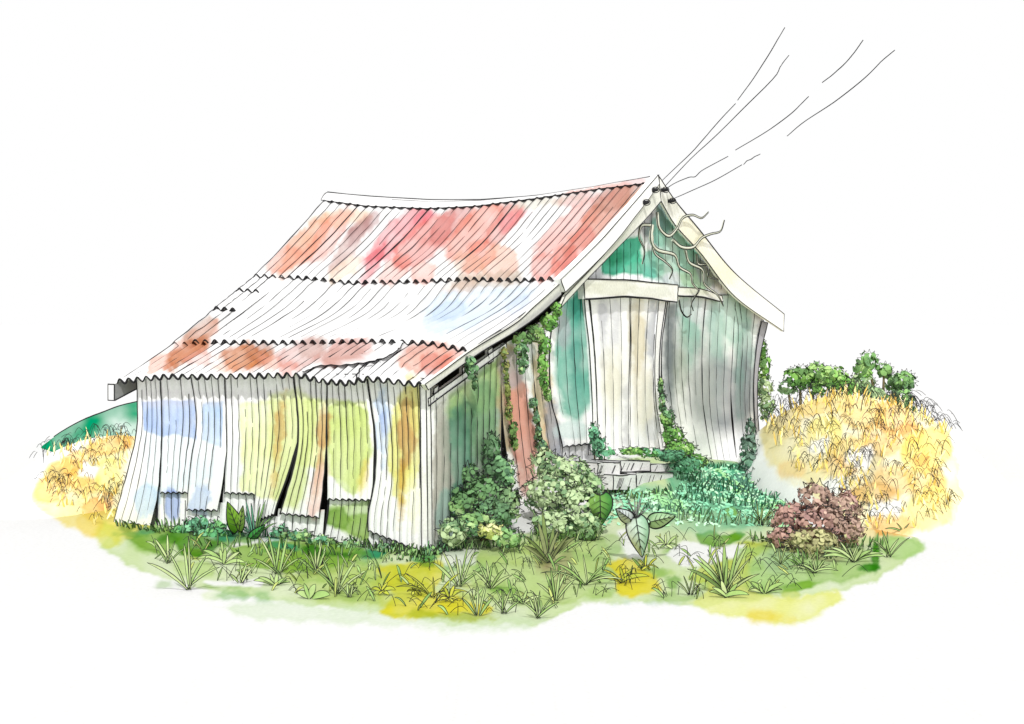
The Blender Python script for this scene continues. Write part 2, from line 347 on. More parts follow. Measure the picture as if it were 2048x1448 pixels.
# ---- back slope and the walls out of sight
bp = smooth([(1318, 356), (1360, 412), (1400, 462), (1480, 556), (1562, 632)], 14); BP = on(GF, bp[:, 0], bp[:, 1]); BU = (BP-P0)@RV; BZ = BP[:, 2]
sL = float((RID[0]-P0)@LV); mb = MB(); sv = np.linspace(-.15, sL, 90)
rz = np.interp(sv, ((RID-P0)@LV)[::-1], RID[::-1, 2])
Q = np.array([[us(BU[i], s_, BZ[i]+(rz[j]-RID[-1, 2])*(1-i/13)-.03) for j, s_ in enumerate(sv)] for i in range(14)])
Q[..., 2] += .015*np.sin(np.arange(90)*PI/2.)[None, :]
mb.grid(Q, lin((215, 205, 198))*.8); mb.build('rear_roof', [M_metal, M_ink], shed)
VE = np.linspace(1, 0, 30); LVg = roofP(VE, np.array([0., 1.]))[0][:, 0]
pts = []
for p in LVg:
    u_ = (p-P0)@RV; s_ = (p-P0)@LV-.45
    if u_ > 0: pts.append((u_, s_, p[2]-.12))
pts = [(0, 5.0, 2.1)]+pts+[(BU[i], sL-.4, BZ[i]-.15) for i in range(1, 13)]
pts = [p for p in pts if p[0] <= 13.4]
mb = MB(); Q = np.array([[us(a, b, c*k) for k in np.linspace(0, 1, 5)] for a, b, c in pts]); mb.grid(Q, lin((205, 205, 200))*.8); mb.build('rear_gable_wall', [M_metal], shed)
mb = MB(); uw = 13.45
Q = np.array([[us(uw, b, k) for k in (0, 1.5, 2.8)] for b in np.linspace(0, sL-.4, 9)]); mb.grid(Q, lin((205, 205, 200))*.8); mb.build('rear_side_wall', [M_metal], shed)
# dark panels added to stand in for interior shade behind the sheet gaps
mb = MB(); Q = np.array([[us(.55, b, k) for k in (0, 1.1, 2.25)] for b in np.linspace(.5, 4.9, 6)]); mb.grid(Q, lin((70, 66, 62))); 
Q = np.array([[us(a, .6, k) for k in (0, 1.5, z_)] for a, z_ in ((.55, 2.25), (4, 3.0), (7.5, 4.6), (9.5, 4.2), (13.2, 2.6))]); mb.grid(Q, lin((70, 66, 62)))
mb.build('gap_shade_panel', [M_wood], shed)

# ---- gable wall
GL = [
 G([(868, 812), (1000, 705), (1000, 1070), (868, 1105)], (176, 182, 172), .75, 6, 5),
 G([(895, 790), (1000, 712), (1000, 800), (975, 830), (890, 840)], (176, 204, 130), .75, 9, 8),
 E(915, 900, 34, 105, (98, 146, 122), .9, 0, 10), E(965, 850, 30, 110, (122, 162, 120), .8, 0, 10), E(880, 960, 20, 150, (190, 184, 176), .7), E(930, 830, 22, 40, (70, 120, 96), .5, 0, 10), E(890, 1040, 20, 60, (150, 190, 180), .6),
 E(1012, 800, 20, 110, (206, 186, 150), .8), E(1038, 850, 24, 120, (222, 160, 142), .9, -8), E(1020, 740, 26, 40, (190, 184, 188), .7), E(1050, 940, 20, 60, (236, 190, 178), .8, 0),
 E(1084, 800, 18, 110, (226, 208, 176), .85, -6), E(1100, 860, 10, 60, (214, 170, 120), .6, -8), E(1108, 880, 14, 80, (170, 174, 184), .8, -10),
 G([(1118, 600), (1166, 575), (1176, 700), (1178, 800), (1150, 850), (1118, 820), (1102, 720)], (120, 186, 168), .85, 9, 8), E(1152, 605, 17, 40, (40, 150, 130), .8, 0, 8), E(1122, 660, 14, 50, (186, 190, 196), .7), E(1148, 720, 15, 70, (84, 160, 148), .6, 0, 10), E(1140, 860, 30, 20, (214, 230, 228), .7),
 # triangle above the lintel
 G([(1200, 530), (1238, 478), (1280, 470), (1286, 548), (1200, 548)], (80, 186, 152), .95, 5, 7), E(1230, 515, 26, 14, (30, 150, 110), .7, -20, 6), E(1304, 530, 24, 32, (110, 190, 168), .85), E(1315, 465, 24, 26, (96, 180, 156), .8, 0), E(1330, 430, 22, 36, (140, 176, 170), .8), E(1290, 440, 20, 34, (150, 150, 156), .7),
 G([(1340, 440), (1400, 500), (1400, 550), (1380, 570), (1350, 540)], (150, 206, 186), .8, 9, 8), G([(1325, 470), (1350, 480), (1400, 520), (1420, 560), (1400, 585), (1320, 570), (1310, 520)], (170, 212, 192), .7, 9, 10), E(1400, 560, 40, 22, (178, 206, 172), .8), E(1420, 540, 36, 30, (168, 170, 174), .7, 40),
 E(1180, 548, 22, 14, (206, 208, 210), .8), E(1340, 560, 20, 16, (226, 226, 232), .7)]
GL2 = [
 E(1200, 650, 10, 70, (204, 204, 210), .8, -2, 8), E(1226, 640, 8, 70, (222, 222, 226), .7, 0, 7), E(1270, 690, 16, 100, (226, 218, 196), .9, 0, 8), E(1262, 650, 10, 60, (214, 208, 190), .6), E(1298, 660, 9, 90, (200, 202, 208), .85), E(1314, 640, 8, 60, (190, 192, 200), .7),
 E(1222, 760, 24, 60, (236, 232, 216), .8, 0, 14), E(1282, 800, 22, 60, (240, 236, 222), .8, 0, 12), E(1300, 860, 12, 30, (214, 216, 222), .6), E(1245, 820, 5, 60, (214, 214, 216), .7)]
GL3 = [  # grey washes put the gable's shading into the sheet colour
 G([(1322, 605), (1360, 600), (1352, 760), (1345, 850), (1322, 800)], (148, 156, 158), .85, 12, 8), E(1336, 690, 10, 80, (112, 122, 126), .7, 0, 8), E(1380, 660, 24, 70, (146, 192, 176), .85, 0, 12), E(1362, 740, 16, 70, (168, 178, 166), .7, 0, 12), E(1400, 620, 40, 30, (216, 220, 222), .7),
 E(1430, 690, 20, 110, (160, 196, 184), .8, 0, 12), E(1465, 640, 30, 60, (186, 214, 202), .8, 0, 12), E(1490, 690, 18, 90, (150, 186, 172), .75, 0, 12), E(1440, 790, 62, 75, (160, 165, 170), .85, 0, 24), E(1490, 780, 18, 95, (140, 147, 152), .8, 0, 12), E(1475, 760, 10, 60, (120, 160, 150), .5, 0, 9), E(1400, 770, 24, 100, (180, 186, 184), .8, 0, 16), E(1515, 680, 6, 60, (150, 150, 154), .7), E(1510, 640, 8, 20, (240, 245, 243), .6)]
KG = 1.
def gs(name, Lp, Rp, n, off, lay=GL, **k): return sheet(name, PG, Lp, Rp, n, off, lay, K=k.pop('K', KG), wt=1.08, **k)
gs('gable_sheet', [(856, 800), (858, 950), (852, 1106)], [(928, 742), (928, 900), (926, 1088)], 5, .02, edge=(1, .7, 1, 0), wave=0, label='dark green gable sheet beside the shed corner')
gs('gable_sheet', [(928, 742), (928, 900), (926, 1088)], [(1006, 688), (1000, 850), (1000, 1064)], 6, .026, edge=(.7, 1, 1, 0), wave=0)
gs('gable_sheet', [(998, 690), (999, 790), (1006, 880), (1022, 985)], [(1058, 655), (1066, 780), (1074, 880), (1082, 940)], 4, .034, edge=(1, 1, 1, .6), label='pinkish brown rusted gable sheet leaning to the left')
gs('gable_sheet', [(1024, 915), (1034, 985), (1046, 1040)], [(1072, 905), (1082, 970), (1084, 1030)], 3, .02, edge=(2, 1, 0, .4))
gs('gable_sheet', [(1056, 660), (1066, 760), (1082, 870), (1092, 930)], [(1106, 618), (1104, 740), (1118, 880), (1126, 930)], 3, .016, edge=(1, 1, 1, 0), wave=0)
gs('gable_sheet', [(1108, 606), (1096, 690), (1098, 790), (1112, 850), (1122, 893)], [(1168, 565), (1176, 680), (1182, 790), (1182, 886)], 5, .04, edge=(1.4, 1, 1, 1), brk=.15, label='teal green gable sheet left of the door')
gs('gable_sheet', [(1100, 870), (1100, 960)], [(1190, 870), (1192, 950)], 7, .0, lay=[], base=(214, 214, 216), edge=(0, 0, 0, 0), wave=0)
n = 21; q = np.arange(n*8+1)/(n*8); xx = 1164+q*292; tt = np.linspace(0, 1, 70)[:, None]
top = np.interp(xx, [1164, 1196, 1284, 1322, 1352, 1404, 1456], [566, 530, 440, 396, 446, 504, 574]); bot = np.interp(xx, [1164, 1356, 1456], [580, 590, 606])
PX_ = np.stack([np.broadcast_to(xx, (70, n*8+1)), top*(1-tt)+bot*tt], -1); P = on(PG, PX_[..., 0], PX_[..., 1])+NG*(.008-.009*np.cos(2*PI*n*q))[None, :, None]
mb = MB(); mb.grid(P, paint(PX_[..., 0], PX_[..., 1], GL, (252, 252, 252), KG, 0, 1.08))
for j in range(1, n): inkline(mb, P[:, j*8]+NG*.004, .008*random.uniform(.6, 1.2), .004, .35)
tag(mb.build('gable_sheet', [M_metal, M_ink], shed), 'green painted sheeting in the gable peak')
gs('door_sheet', [(1172, 590), (1182, 680), (1188, 790), (1190, 912)], [(1256, 592), (1256, 690), (1254, 800), (1255, 905)], 4, .055, lay=GL2, edge=(2, 2, 0, 0), wave=0, label='white left door leaf of corrugated sheet')
gs('door_sheet', [(1254, 592), (1254, 690), (1251, 800), (1252, 905)], [(1330, 598), (1318, 690), (1318, 790), (1334, 900)], 4, .062, lay=GL2, edge=(1, 1.8, 0, 0), wave=0, label='cream stained right door leaf of corrugated sheet')
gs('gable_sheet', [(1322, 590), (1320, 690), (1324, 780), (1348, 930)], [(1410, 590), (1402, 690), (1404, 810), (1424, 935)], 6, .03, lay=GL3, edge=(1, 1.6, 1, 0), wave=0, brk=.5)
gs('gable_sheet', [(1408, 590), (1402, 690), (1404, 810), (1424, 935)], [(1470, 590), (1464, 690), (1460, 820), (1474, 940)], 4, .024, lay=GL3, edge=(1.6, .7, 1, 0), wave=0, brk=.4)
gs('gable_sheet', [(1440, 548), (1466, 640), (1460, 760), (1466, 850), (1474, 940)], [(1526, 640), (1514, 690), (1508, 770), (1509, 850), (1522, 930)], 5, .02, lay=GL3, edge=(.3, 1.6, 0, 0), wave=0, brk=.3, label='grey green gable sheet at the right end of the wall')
gs('wall_corner_trim', [(1519, 642), (1508, 700), (1503, 780), (1507, 860), (1518, 935)], [(1531, 645), (1516, 710), (1510, 780), (1513, 860), (1524, 932)], 0, .05, lay=[], base=(170, 170, 176), edge=(1, 1.5, 1, 1), mt=M_wood)
# ---- boards on the gable
def board(name, A, B, off, thick, lay, base=(242, 242, 232), K=1., inks=(1, 1, 1, 1), label=None, plane=None):
    t = np.linspace(0, 1, 40); a = poly(smooth(A, 40), t); b = poly(smooth(B, 40), t); pl = GP(off)
    q = np.linspace(0, 1, 8)[None, :, None]; X = a[:, None]*(1-q)+b[:, None]*q
    P = on(pl, X[..., 0], X[..., 1]); c = paint(X[..., 0], X[..., 1], lay, base, K, 9)
    mb = MB(); mb.grid(P, c); Bk = P-NG*thick; mb.grid(Bk, c*.9)
    for e in (0, -1): mb.grid(np.stack([P[:, e], Bk[:, e]], 1), c[0, 0])
    for e in (0, -1): mb.grid(np.stack([P[e], Bk[e]], 1), c[0, 0])
    f = NG*.004
    if inks[0]: inkline(mb, P[:, 0]+f, .012*inks[0])
    if inks[1]: inkline(mb, P[:, -1]+f, .012*inks[1])
    if inks[2]: inkline(mb, P[0]+f, .010*inks[2])
    if inks[3]: inkline(mb, P[-1]+f, .010*inks[3])
    o = mb.build(name, [M_wood, M_ink], shed)
    if label: o['label'] = label
    return o
board('barge_board', [(1318, 366), (1262, 438), (1205, 512), (1132, 590)], [(1322, 402), (1284, 446), (1196, 536), (1120, 618)], .24, .05,
      [G([(1300, 380), (1320, 400), (1200, 540), (1130, 610), (1135, 580), (1230, 470)], (212, 214, 204), .7, 8, 6), E(1230, 490, 40, 10, (190, 196, 180), .6, -50)], label='short left barge board ending over the creeper')
board('barge_board', [(1318, 352), (1352, 404), (1400, 462), (1470, 546), (1568, 628)], [(1322, 402), (1352, 452), (1404, 510), (1468, 592), (1567, 663)], .24, .05,
      [E(1340, 410, 24, 26, (212, 212, 200), .8), E(1385, 470, 34, 22, (238, 234, 208), .9, 45), E(1430, 530, 50, 22, (240, 238, 214), .9, 45), E(1480, 570, 40, 14, (236, 236, 220), .5, 40)], base=(250, 250, 244), label='long pale right barge board flaring out at the eave')
# second thin rake strip along the roof edge
board('verge_trim', [(1316, 350), (1254, 422), (1192, 490), (1122, 558)], [(1319, 368), (1264, 442), (1205, 512), (1130, 584)], .262, .125, [], base=(252, 252, 250), K=1.)
board('verge_trim', [(1128, 560), (1070, 612), (1030, 648), (940, 703), (850, 769)], [(1122, 590), (1072, 634), (1032, 662), (944, 716), (856, 780)], .2, .06, [G([(1128, 575), (1120, 595), (1040, 665), (1035, 650)], (200, 200, 200), .9, 5, 4), G([(1040, 650), (1040, 665), (860, 785), (860, 768)], (216, 216, 216), .7, 5, 4)], K=.85, label='sagging verge trim with painted grey shade above the open eave')  # grey washes paint the shaded verge underside onto the trim
board('wall_plate', [(856, 798), (905, 762), (960, 722), (1012, 686)], [(857, 812), (906, 775), (961, 735), (1014, 697)], .06, .06, [], base=(248, 248, 248))
for a, b, lw in [((868, 776), (866, 800), 1), ((925, 735), (924, 760), 1), ((976, 700), (977, 728), 1)]:
    board('eave_strut', [a, ((a[0]+b[0])/2, (a[1]+b[1])/2), b], [(a[0]+9, a[1]-6), ((a[0]+b[0])/2+9, (a[1]+b[1])/2-6), (b[0]+9, b[1]-6)], .05, .05, [], base=(225, 225, 222))
board('door_lintel', [(1168, 558), (1260, 561), (1356, 570)], [(1170, 598), (1260, 594), (1354, 604)], .17, .12,
      [E(1215, 578, 50, 16, (222, 222, 206), .8), E(1310, 588, 40, 12, (226, 228, 216), .7)], base=(244, 244, 238), inks=(1.3, 1.8, 1.2, 1.2), label='pale timber lintel box above the door')
board('lintel_rail', [(1356, 574), (1400, 577), (1444, 592)], [(1356, 592), (1400, 594), (1446, 604)], .12, .08, [E(1400, 584, 30, 8, (216, 220, 200), .8)], base=(238, 238, 230), inks=(.8, 1.8, .8, 1), label='thin timber rail continuing the lintel')
board('door_jamb', [(1168, 596), (1178, 690), (1184, 800), (1186, 905)], [(1176, 596), (1187, 690), (1193, 800), (1196, 900)], .085, .04, [], base=(250, 250, 250), inks=(1, .8, 0, 0))
board('door_jamb', [(1318, 598), (1311, 690), (1311, 790), (1326, 895)], [(1332, 600), (1320, 690), (1319, 790), (1335, 890)], .085, .04, [], base=(240, 240, 240), inks=(.8, 1.8, 0, 0))
# left end barge board stub under the eave
pv = roofP(np.array([.9, 1.]), np.array([0., 1.]))[0][:, 0]
mb = MB(); e0 = pv[1]+np.array([0, 0, -.03]); dL = LV; w = .09; hh = .24
base_ = [e0+LV*.07, e0-LV*.02]
c1 = np.array([[e0+LV*.11-RV*.05, e0-LV*.02-RV*.05], [e0+LV*.11-RV*.05-[0, 0, hh], e0-LV*.02-RV*.05-[0, 0, hh]]])
mb.grid(c1, lin((250, 250, 250))*.8)
c2 = np.array([[c1[0, 1], c1[0, 1]+RV*1.0+[0, 0, .34]], [c1[1, 1], c1[1, 1]+RV*1.0+[0, 0, .34]]]); mb.grid(c2, lin((150, 150, 150)))  # inner side and underside coloured darker as painted shade
c3 = np.array([[c1[0, 0], c1[0, 0]+RV*1.0+[0, 0, .34]], [c1[1, 0], c1[1, 0]+RV*1.0+[0, 0, .34]]]); mb.grid(c3, lin((240, 240, 240))*.8)
mb.grid(np.stack([c2[0], c3[0]]), lin((240, 240, 240))*.8); mb.grid(np.stack([c2[1], c3[1]]), lin((200, 200, 200))*.8)
for a, b in [(c1[0, 0], c1[0, 1]), (c1[0, 1], c1[1, 1]), (c1[1, 1], c1[1, 0]), (c1[1, 0], c1[0, 0]), (c2[1, 0], c2[1, 1])]: mb.tube([a, a*.5+b*.5, b], .011)
tag(mb.build('barge_board', [M_wood, M_ink], shed), 'stub end of the far barge board under the left eave')
# wire ends / insulators on the boards near the apex
for x, y in [(1306, 380), (1326, 380), (1288, 405), (1340, 402)]:
    mb = MB(); p = on(GP(.27), np.array([x]), np.array([y]))[0]
    a = np.linspace(0, 2*PI, 12); mb.tube([p-NG*.03, p+NG*.04, p+NG*.09], .036, sides=8, taper=(1, .7)); mb.tube([p+np.array([math.cos(k)*.06, 0, math.sin(k)*.05])+NG*.05 for k in a], .010)
    mb.build('insulator', [M_stone, M_ink], shed)

# ================================================================== ground
def ss(x): x = np.clip(x, 0, 1); return x*x*(3-2*x)
def bank(X, Y):
    dx = X-P0[0]; dy = Y-P0[1]; u = dx*RV[0]+dy*RV[1]; o = dx*NG[0]+dy*NG[1]
    h = np.interp(u, [-.5, .3, 2.6, 5, 8, 10, 13, 14], [0, 0, .30, .84, .66, .30, .0, 0])
    return h*(1-ss(o/1.9))*(o > -.6)
def ghit(x, y):
    dd = np.arange(13, 32, .03); Q = EX+ray(np.full(dd.shape, float(x)), np.full(dd.shape, float(y)))*dd[:, None]
    i = np.nonzero(Q[:, 2] <= bank(Q[:, 0], Q[:, 1]))[0]; q = Q[i[0]] if i.size else Q[-1]; return np.array([q[0], q[1], float(bank(q[0], q[1]))])
xs = np.r_[-900, -300, -100, -40, -20, -14, np.arange(-9.5, 9.5, .022), 12, 16, 24, 45, 120, 300, 900]
yr = np.arange(1310, 870, -1.6); ys = np.r_[-60, -10, 3, 8, 11, 7917/(yr-HZ), np.arange(35, 60, 3), 80, 120, 200, 400, 900]
X, Y = np.meshgrid(xs, ys); Z = bank(X, Y)
Pg = np.stack([X, Y, Z], -1); px = np.where(Y > 5, CX+F*X/np.maximum(Y, 5), -9999); py = np.where(Y > 5, HZ+F*(CH-Z)/np.maximum(Y, 5), -9999)
YL = [
 G([(1500, 800), (1560, 760), (1700, 755), (1800, 780), (1900, 860), (1930, 1000), (1900, 1060), (1850, 1075), (1700, 1090), (1600, 960), (1540, 930)], (250, 232, 150), .85, 6, 10),
 E(1560, 830, 46, 44, (232, 206, 130), .8), E(1545, 870, 30, 30, (200, 190, 120), .5, 0, 12), E(1640, 800, 60, 34, (250, 216, 120), .8), E(1650, 870, 40, 40, (252, 236, 110), .7), E(1730, 830, 46, 30, (248, 212, 124), .8), E(1790, 840, 44, 34, (242, 186, 90), .8, 30), E(1815, 865, 30, 20, (238, 176, 84), .7), E(1760, 880, 40, 36, (244, 188, 90), .7),
 E(1850, 900, 50, 46, (250, 222, 96), .8), E(1700, 900, 50, 30, (248, 214, 130), .8), E(1680, 935, 34, 20, (240, 190, 110), .7), E(1745, 930, 24, 40, (196, 184, 140), .7), E(1790, 960, 44, 30, (242, 200, 120), .8), E(1850, 960, 40, 36, (246, 206, 100), .8), E(1745, 985, 50, 20, (222, 176, 96), .8), E(1585, 940, 26, 20, (248, 200, 120), .8), E(1780, 1050, 44, 26, (250, 200, 120), .85), E(1860, 1020, 44, 44, (252, 232, 130), .8), E(1840, 920, 20, 12, (238, 170, 80), .8),
 G([(1520, 860), (1660, 880), (1690, 1000), (1560, 960)], (252, 242, 196), .7, 8, 12), W([(1620, 880), (1660, 870), (1650, 905), (1615, 905)], .8, 5, 7), W([(1700, 895), (1745, 890), (1740, 940), (1690, 925)], .85, 5, 8), W([(1740, 1005), (1800, 1000), (1800, 1030), (1740, 1035)], .95, 4, 6), W([(1640, 960), (1690, 950), (1700, 990), (1660, 1000)], .9, 5, 8), W([(1840, 1060), (1900, 1050), (1890, 1110), (1800, 1100)], .9, 6, 9)]
LH = [G([(60, 1000), (100, 930), (150, 900), (250, 860), (280, 870), (280, 1060), (200, 1080), (150, 1060), (80, 1020)], (252, 236, 140), .9, 6, 10),
 E(215, 893, 52, 20, (246, 196, 90), .9, -14), E(244, 880, 18, 14, (240, 176, 80), .8), E(140, 945, 44, 30, (246, 200, 110), .85), E(150, 930, 26, 26, (246, 196, 100), .7), E(100, 980, 34, 26, (250, 206, 110), .8), E(165, 965, 32, 28, (250, 200, 90), .7), E(215, 950, 28, 40, (250, 240, 110), .7), E(190, 1015, 24, 24, (244, 186, 80), .85), E(210, 1000, 18, 20, (240, 170, 90), .6), E(110, 945, 16, 16, (196, 190, 130), .7),
 W([(165, 920), (200, 935), (190, 960), (160, 950)], .8, 4, 6), W([(255, 900), (290, 890), (280, 980), (245, 960)], .7, 8, 7)]
GR = YL+LH+[
 G([(200, 1095), (235, 1045), (420, 1035), (860, 1085), (1180, 1050), (1190, 920), (1400, 905), (1520, 915), (1570, 980), (1620, 1060), (1740, 1075), (1830, 1072), (1850, 1100), (1800, 1130), (1750, 1160), (1690, 1178), (1640, 1190), (1560, 1195), (1500, 1200), (1410, 1212), (1320, 1206), (1180, 1206), (1130, 1222), (1090, 1246), (940, 1252), (800, 1236), (620, 1210), (470, 1188), (330, 1160), (250, 1130)], (214, 232, 178), .9, 4, 9),
 G([(430, 1214), (560, 1205), (760, 1215), (980, 1232), (1090, 1236), (1060, 1262), (900, 1262), (700, 1246), (520, 1240)], (222, 238, 206), .6, 8, 12),
 G([(240, 1052), (330, 1050), (350, 1078), (330, 1108), (290, 1100), (250, 1078)], (140, 184, 74), .85, 4, 9),
 G([(340, 1058), (400, 1050), (430, 1085), (400, 1120), (360, 1108)], (92, 152, 38), .85, 3, 9), E(430, 1092, 30, 9, (56, 132, 30), .8, -38),
 G([(384, 1036), (460, 1030), (480, 1050), (440, 1072), (384, 1062)], (76, 180, 152), .85, 4, 7), E(520, 1066, 70, 16, (136, 206, 182), .75), E(520, 1075, 20, 9, (50, 150, 90), .8),
 G([(460, 1094), (560, 1086), (720, 1068), (740, 1092), (700, 1130), (580, 1150), (480, 1130)], (146, 188, 72), .9, 3, 8), G([(570, 1092), (700, 1085), (720, 1130), (600, 1160)], (138, 182, 76), .55, 5, 9),
 E(650, 1062, 70, 15, (150, 196, 110), .8), E(620, 1070, 40, 8, (120, 200, 170), .7), E(780, 1085, 90, 16, (136, 190, 130), .75, 4), E(570, 1072, 10, 5, (80, 130, 60), .8), E(740, 1090, 50, 10, (186, 222, 190), .6),
 G([(560, 1150), (700, 1130), (770, 1130), (760, 1210), (640, 1206)], (196, 218, 122), .75, 9, 9),
 G([(760, 1134), (870, 1118), (886, 1140), (880, 1162), (862, 1180), (930, 1200), (990, 1212), (985, 1226), (900, 1232), (790, 1238), (765, 1222), (790, 1190)], (234, 224, 60), .8, 6, 12),
 G([(780, 1130), (860, 1120), (860, 1190), (760, 1215), (740, 1170)], (206, 216, 70), .5, 7, 10), E(880, 1232, 110, 7, (186, 200, 50), .7, 2), 
 E(470, 1190, 60, 5, (150, 200, 120), .0), W([(410, 1163), (530, 1158), (520, 1174), (430, 1172)], .9, 3, 5), W([(470, 1086), (520, 1074), (560, 1080), (470, 1094)], .8, 3, 4),
 G([(960, 1100), (1060, 1080), (1200, 1060), (1225, 1120), (1200, 1150), (1220, 1190), (1090, 1215), (960, 1200), (930, 1150)], (196, 220, 140), .75, 6, 10),
 E(1098, 1100, 18, 40, (176, 160, 124), .8, 10, 10), E(1125, 1140, 14, 44, (178, 166, 130), .7, 10, 10), E(1080, 1100, 22, 30, (178, 196, 120), .6), E(1010, 1180, 30, 9, (156, 200, 100), .8, 4), E(960, 1140, 20, 12, (170, 210, 140), .6),
 G([(1222, 1120), (1262, 1118), (1290, 1138), (1322, 1160), (1330, 1185), (1260, 1196), (1228, 1180), (1236, 1150), (1205, 1132)], (238, 224, 70), .85, 5, 9),
 W([(1235, 1062), (1262, 1056), (1290, 1120), (1260, 1118), (1240, 1095)], .85, 5, 6), W([(1366, 1082), (1440, 1094), (1490, 1088), (1476, 1118), (1366, 1134), (1330, 1110)], .9, 4, 6), W([(880, 1100), (960, 1090), (950, 1128), (890, 1130)], .6, 6, 7),
 G([(1330, 930), (1400, 918), (1500, 930), (1560, 968), (1590, 1010), (1540, 1030), (1440, 1020), (1350, 1000)], (108, 196, 158), .9, 8, 10), G([(1400, 990), (1560, 1000), (1580, 1050), (1460, 1060), (1380, 1030)], (150, 214, 176), .75, 10, 10), E(1450, 975, 60, 18, (80, 178, 150), .5, 0, 14), E(1505, 965, 40, 30, (130, 160, 156), .6),
 G([(1240, 1010), (1350, 985), (1420, 1040), (1400, 1075), (1300, 1060)], (206, 230, 196), .7, 9, 8),
 G([(1393, 1068), (1420, 1060), (1440, 1072), (1470, 1062), (1490, 1068), (1480, 1082), (1430, 1092), (1400, 1088)], (112, 172, 44), .9, 3, 5), E(1470, 1025, 14, 10, (150, 200, 90), .8),
 G([(1480, 1100), (1560, 1080), (1600, 1110), (1640, 1150), (1590, 1180), (1500, 1190), (1470, 1140)], (176, 214, 130), .75, 6, 9), E(1560, 1120, 30, 24, (176, 206, 160), .6, 0, 12),
 G([(1600, 1110), (1720, 1090), (1750, 1140), (1680, 1170), (1620, 1160)], (170, 206, 120), .75, 6, 8), E(1600, 1172, 44, 9, (140, 190, 70), .85, -10, 3, 4), E(1650, 1105, 50, 14, (176, 170, 130), .6),
 E(1752, 1112, 8, 34, (76, 152, 30), .9, 2, 3, 3), E(1740, 1135, 22, 9, (60, 146, 26), .9, 0, 3, 4), E(1800, 1095, 40, 22, (176, 218, 128), .7),
 G([(1380, 1205), (1440, 1160), (1520, 1190), (1600, 1195), (1680, 1180), (1690, 1200), (1610, 1250), (1560, 1254), (1500, 1238), (1420, 1228)], (238, 242, 150), .9, 6, 10), E(1530, 1232, 40, 12, (242, 226, 90), .8, 5, 9), E(1290, 1206, 60, 7, (222, 236, 232), .6),
 G([(1400, 1130), (1500, 1110), (1500, 1180), (1420, 1190)], (208, 222, 118), .7, 7, 8),
 # ground under the reed fields
 G([(110, 960), (230, 880), (330, 880), (300, 1060), (230, 1080), (170, 1040)], (250, 236, 130), .7, 6, 12), E(220, 1070, 30, 24, (226, 232, 110), .8), E(180, 1050, 26, 24, (250, 226, 110), .6),
 E(1290, 985, 40, 16, (150, 210, 180), .7, 0, 8, 10), E(1350, 1015, 60, 24, (130, 204, 168), .7, 0, 12, 10), E(1240, 1005, 20, 22, (196, 202, 206), .6, 0, 6), E(1430, 1050, 80, 16, (150, 212, 170), .6, 0, 10, 10), E(1220, 1090, 30, 24, (190, 216, 150), .6),
]
rr = random.Random(5)
for _ in range(24):
    x_ = rr.uniform(250, 860); GR.append(E(x_, 1058+(x_-250)*.085+rr.uniform(-4, 16), rr.uniform(14, 36), rr.uniform(5, 11), rr.choice([(70, 140, 40), (96, 160, 50), (60, 170, 130), (120, 180, 80)]), rr.uniform(.5, .85), rr.uniform(-25, 25), 3, 7))
for _ in range(90):
    x_ = rr.uniform(300, 1760); y_ = rr.uniform(1085, 1195)
    GR.insert(len(YL)+len(LH)+2, E(x_, y_, rr.uniform(12, 46), rr.uniform(5, 16), rr.choice([(140, 190, 72), (166, 208, 100), (186, 218, 116), (150, 200, 130), (112, 172, 50), (206, 220, 90), (236, 246, 214)]), rr.uniform(.4, .8), rr.uniform(-12, 12), rr.uniform(2, 7), 8))
col = paint(px, py, GR, (254, 254, 254), .66, 11, 1.02)
col[Y > 26.5] = lin((254, 254, 254))*.66
dx = X-P0[0]; dy = Y-P0[1]; U_ = dx*RV[0]+dy*RV[1]; S_ = dx*LV[0]+dy*LV[1]
col[(U_ > .12) & (U_ < 13.3) & (S_ > .12) & (S_ < 5.4)] = lin((60, 56, 50))
mb = MB(); mb.grid(Pg, col); g = mb.build('ground', [M_earth]); tag(g, 'pale ground with a ragged patch of green and yellow grass', 'ground', None, 'structure')
for p in g.data.polygons: p.use_smooth = True

# ------------------------------------------------------------------ low hills
def hill(name, cx, cy, rx, ry, H, lay, lab, n=150, K=.92, pw=.9, crest=None):
    a = np.linspace(-1.02, 1.02, n); Xh, Yh = np.meshgrid(cx+rx*a, cy+ry*a)
    r2 = ((Xh-cx)/rx)**2+((Yh-cy)/ry)**2+.10*fbm(Xh/1.3, Yh/1.3, 5, 3)
    Zh = H*np.clip(1-r2, 0, 1)**pw-.004-.05*(r2 >= 1)
    P = np.stack([Xh, Yh, Zh], -1); q = proj(P); mb = MB(); mb.grid(P, paint(q[..., 0], q[..., 1], lay, (254, 254, 254), K, 13, .72))
    if crest:
        pts = []
        for x in np.linspace(crest[0], crest[1], 60):
            colm = np.abs(q[..., 0]-x) < 8
            if not colm.any(): continue
            yy = np.where(colm, q[..., 1], 1e9); i = np.unravel_index(np.argmin(yy), yy.shape); pts.append([*P[i]])
        mb.tube(smooth(np.array(pts)[::3], 60)+[0, 0, .01], .032, taper=(.6, .7))
    o = mb.build(name, [M_earth, M_ink]); tag(o, lab, 'hill', None, 'structure')
    for p in o.data.polygons: p.use_smooth = True
    return lambda X, Y: H*np.clip(1-((X-cx)/rx)**2-((Y-cy)/ry)**2-.10*fbm(np.asarray(X)/1.3, np.asarray(Y)/1.3, 5, 3), 0, 1)**pw
hR = hill('hill', 6.42, 24.4, 2.1, 6.6, 1.6, YL, 'low rise covered in golden reeds right of the shed')
hL = hill('hill', -7.45, 24.4, 1.62, 4.4, .86, LH, 'small rise of golden reeds left of the shed')
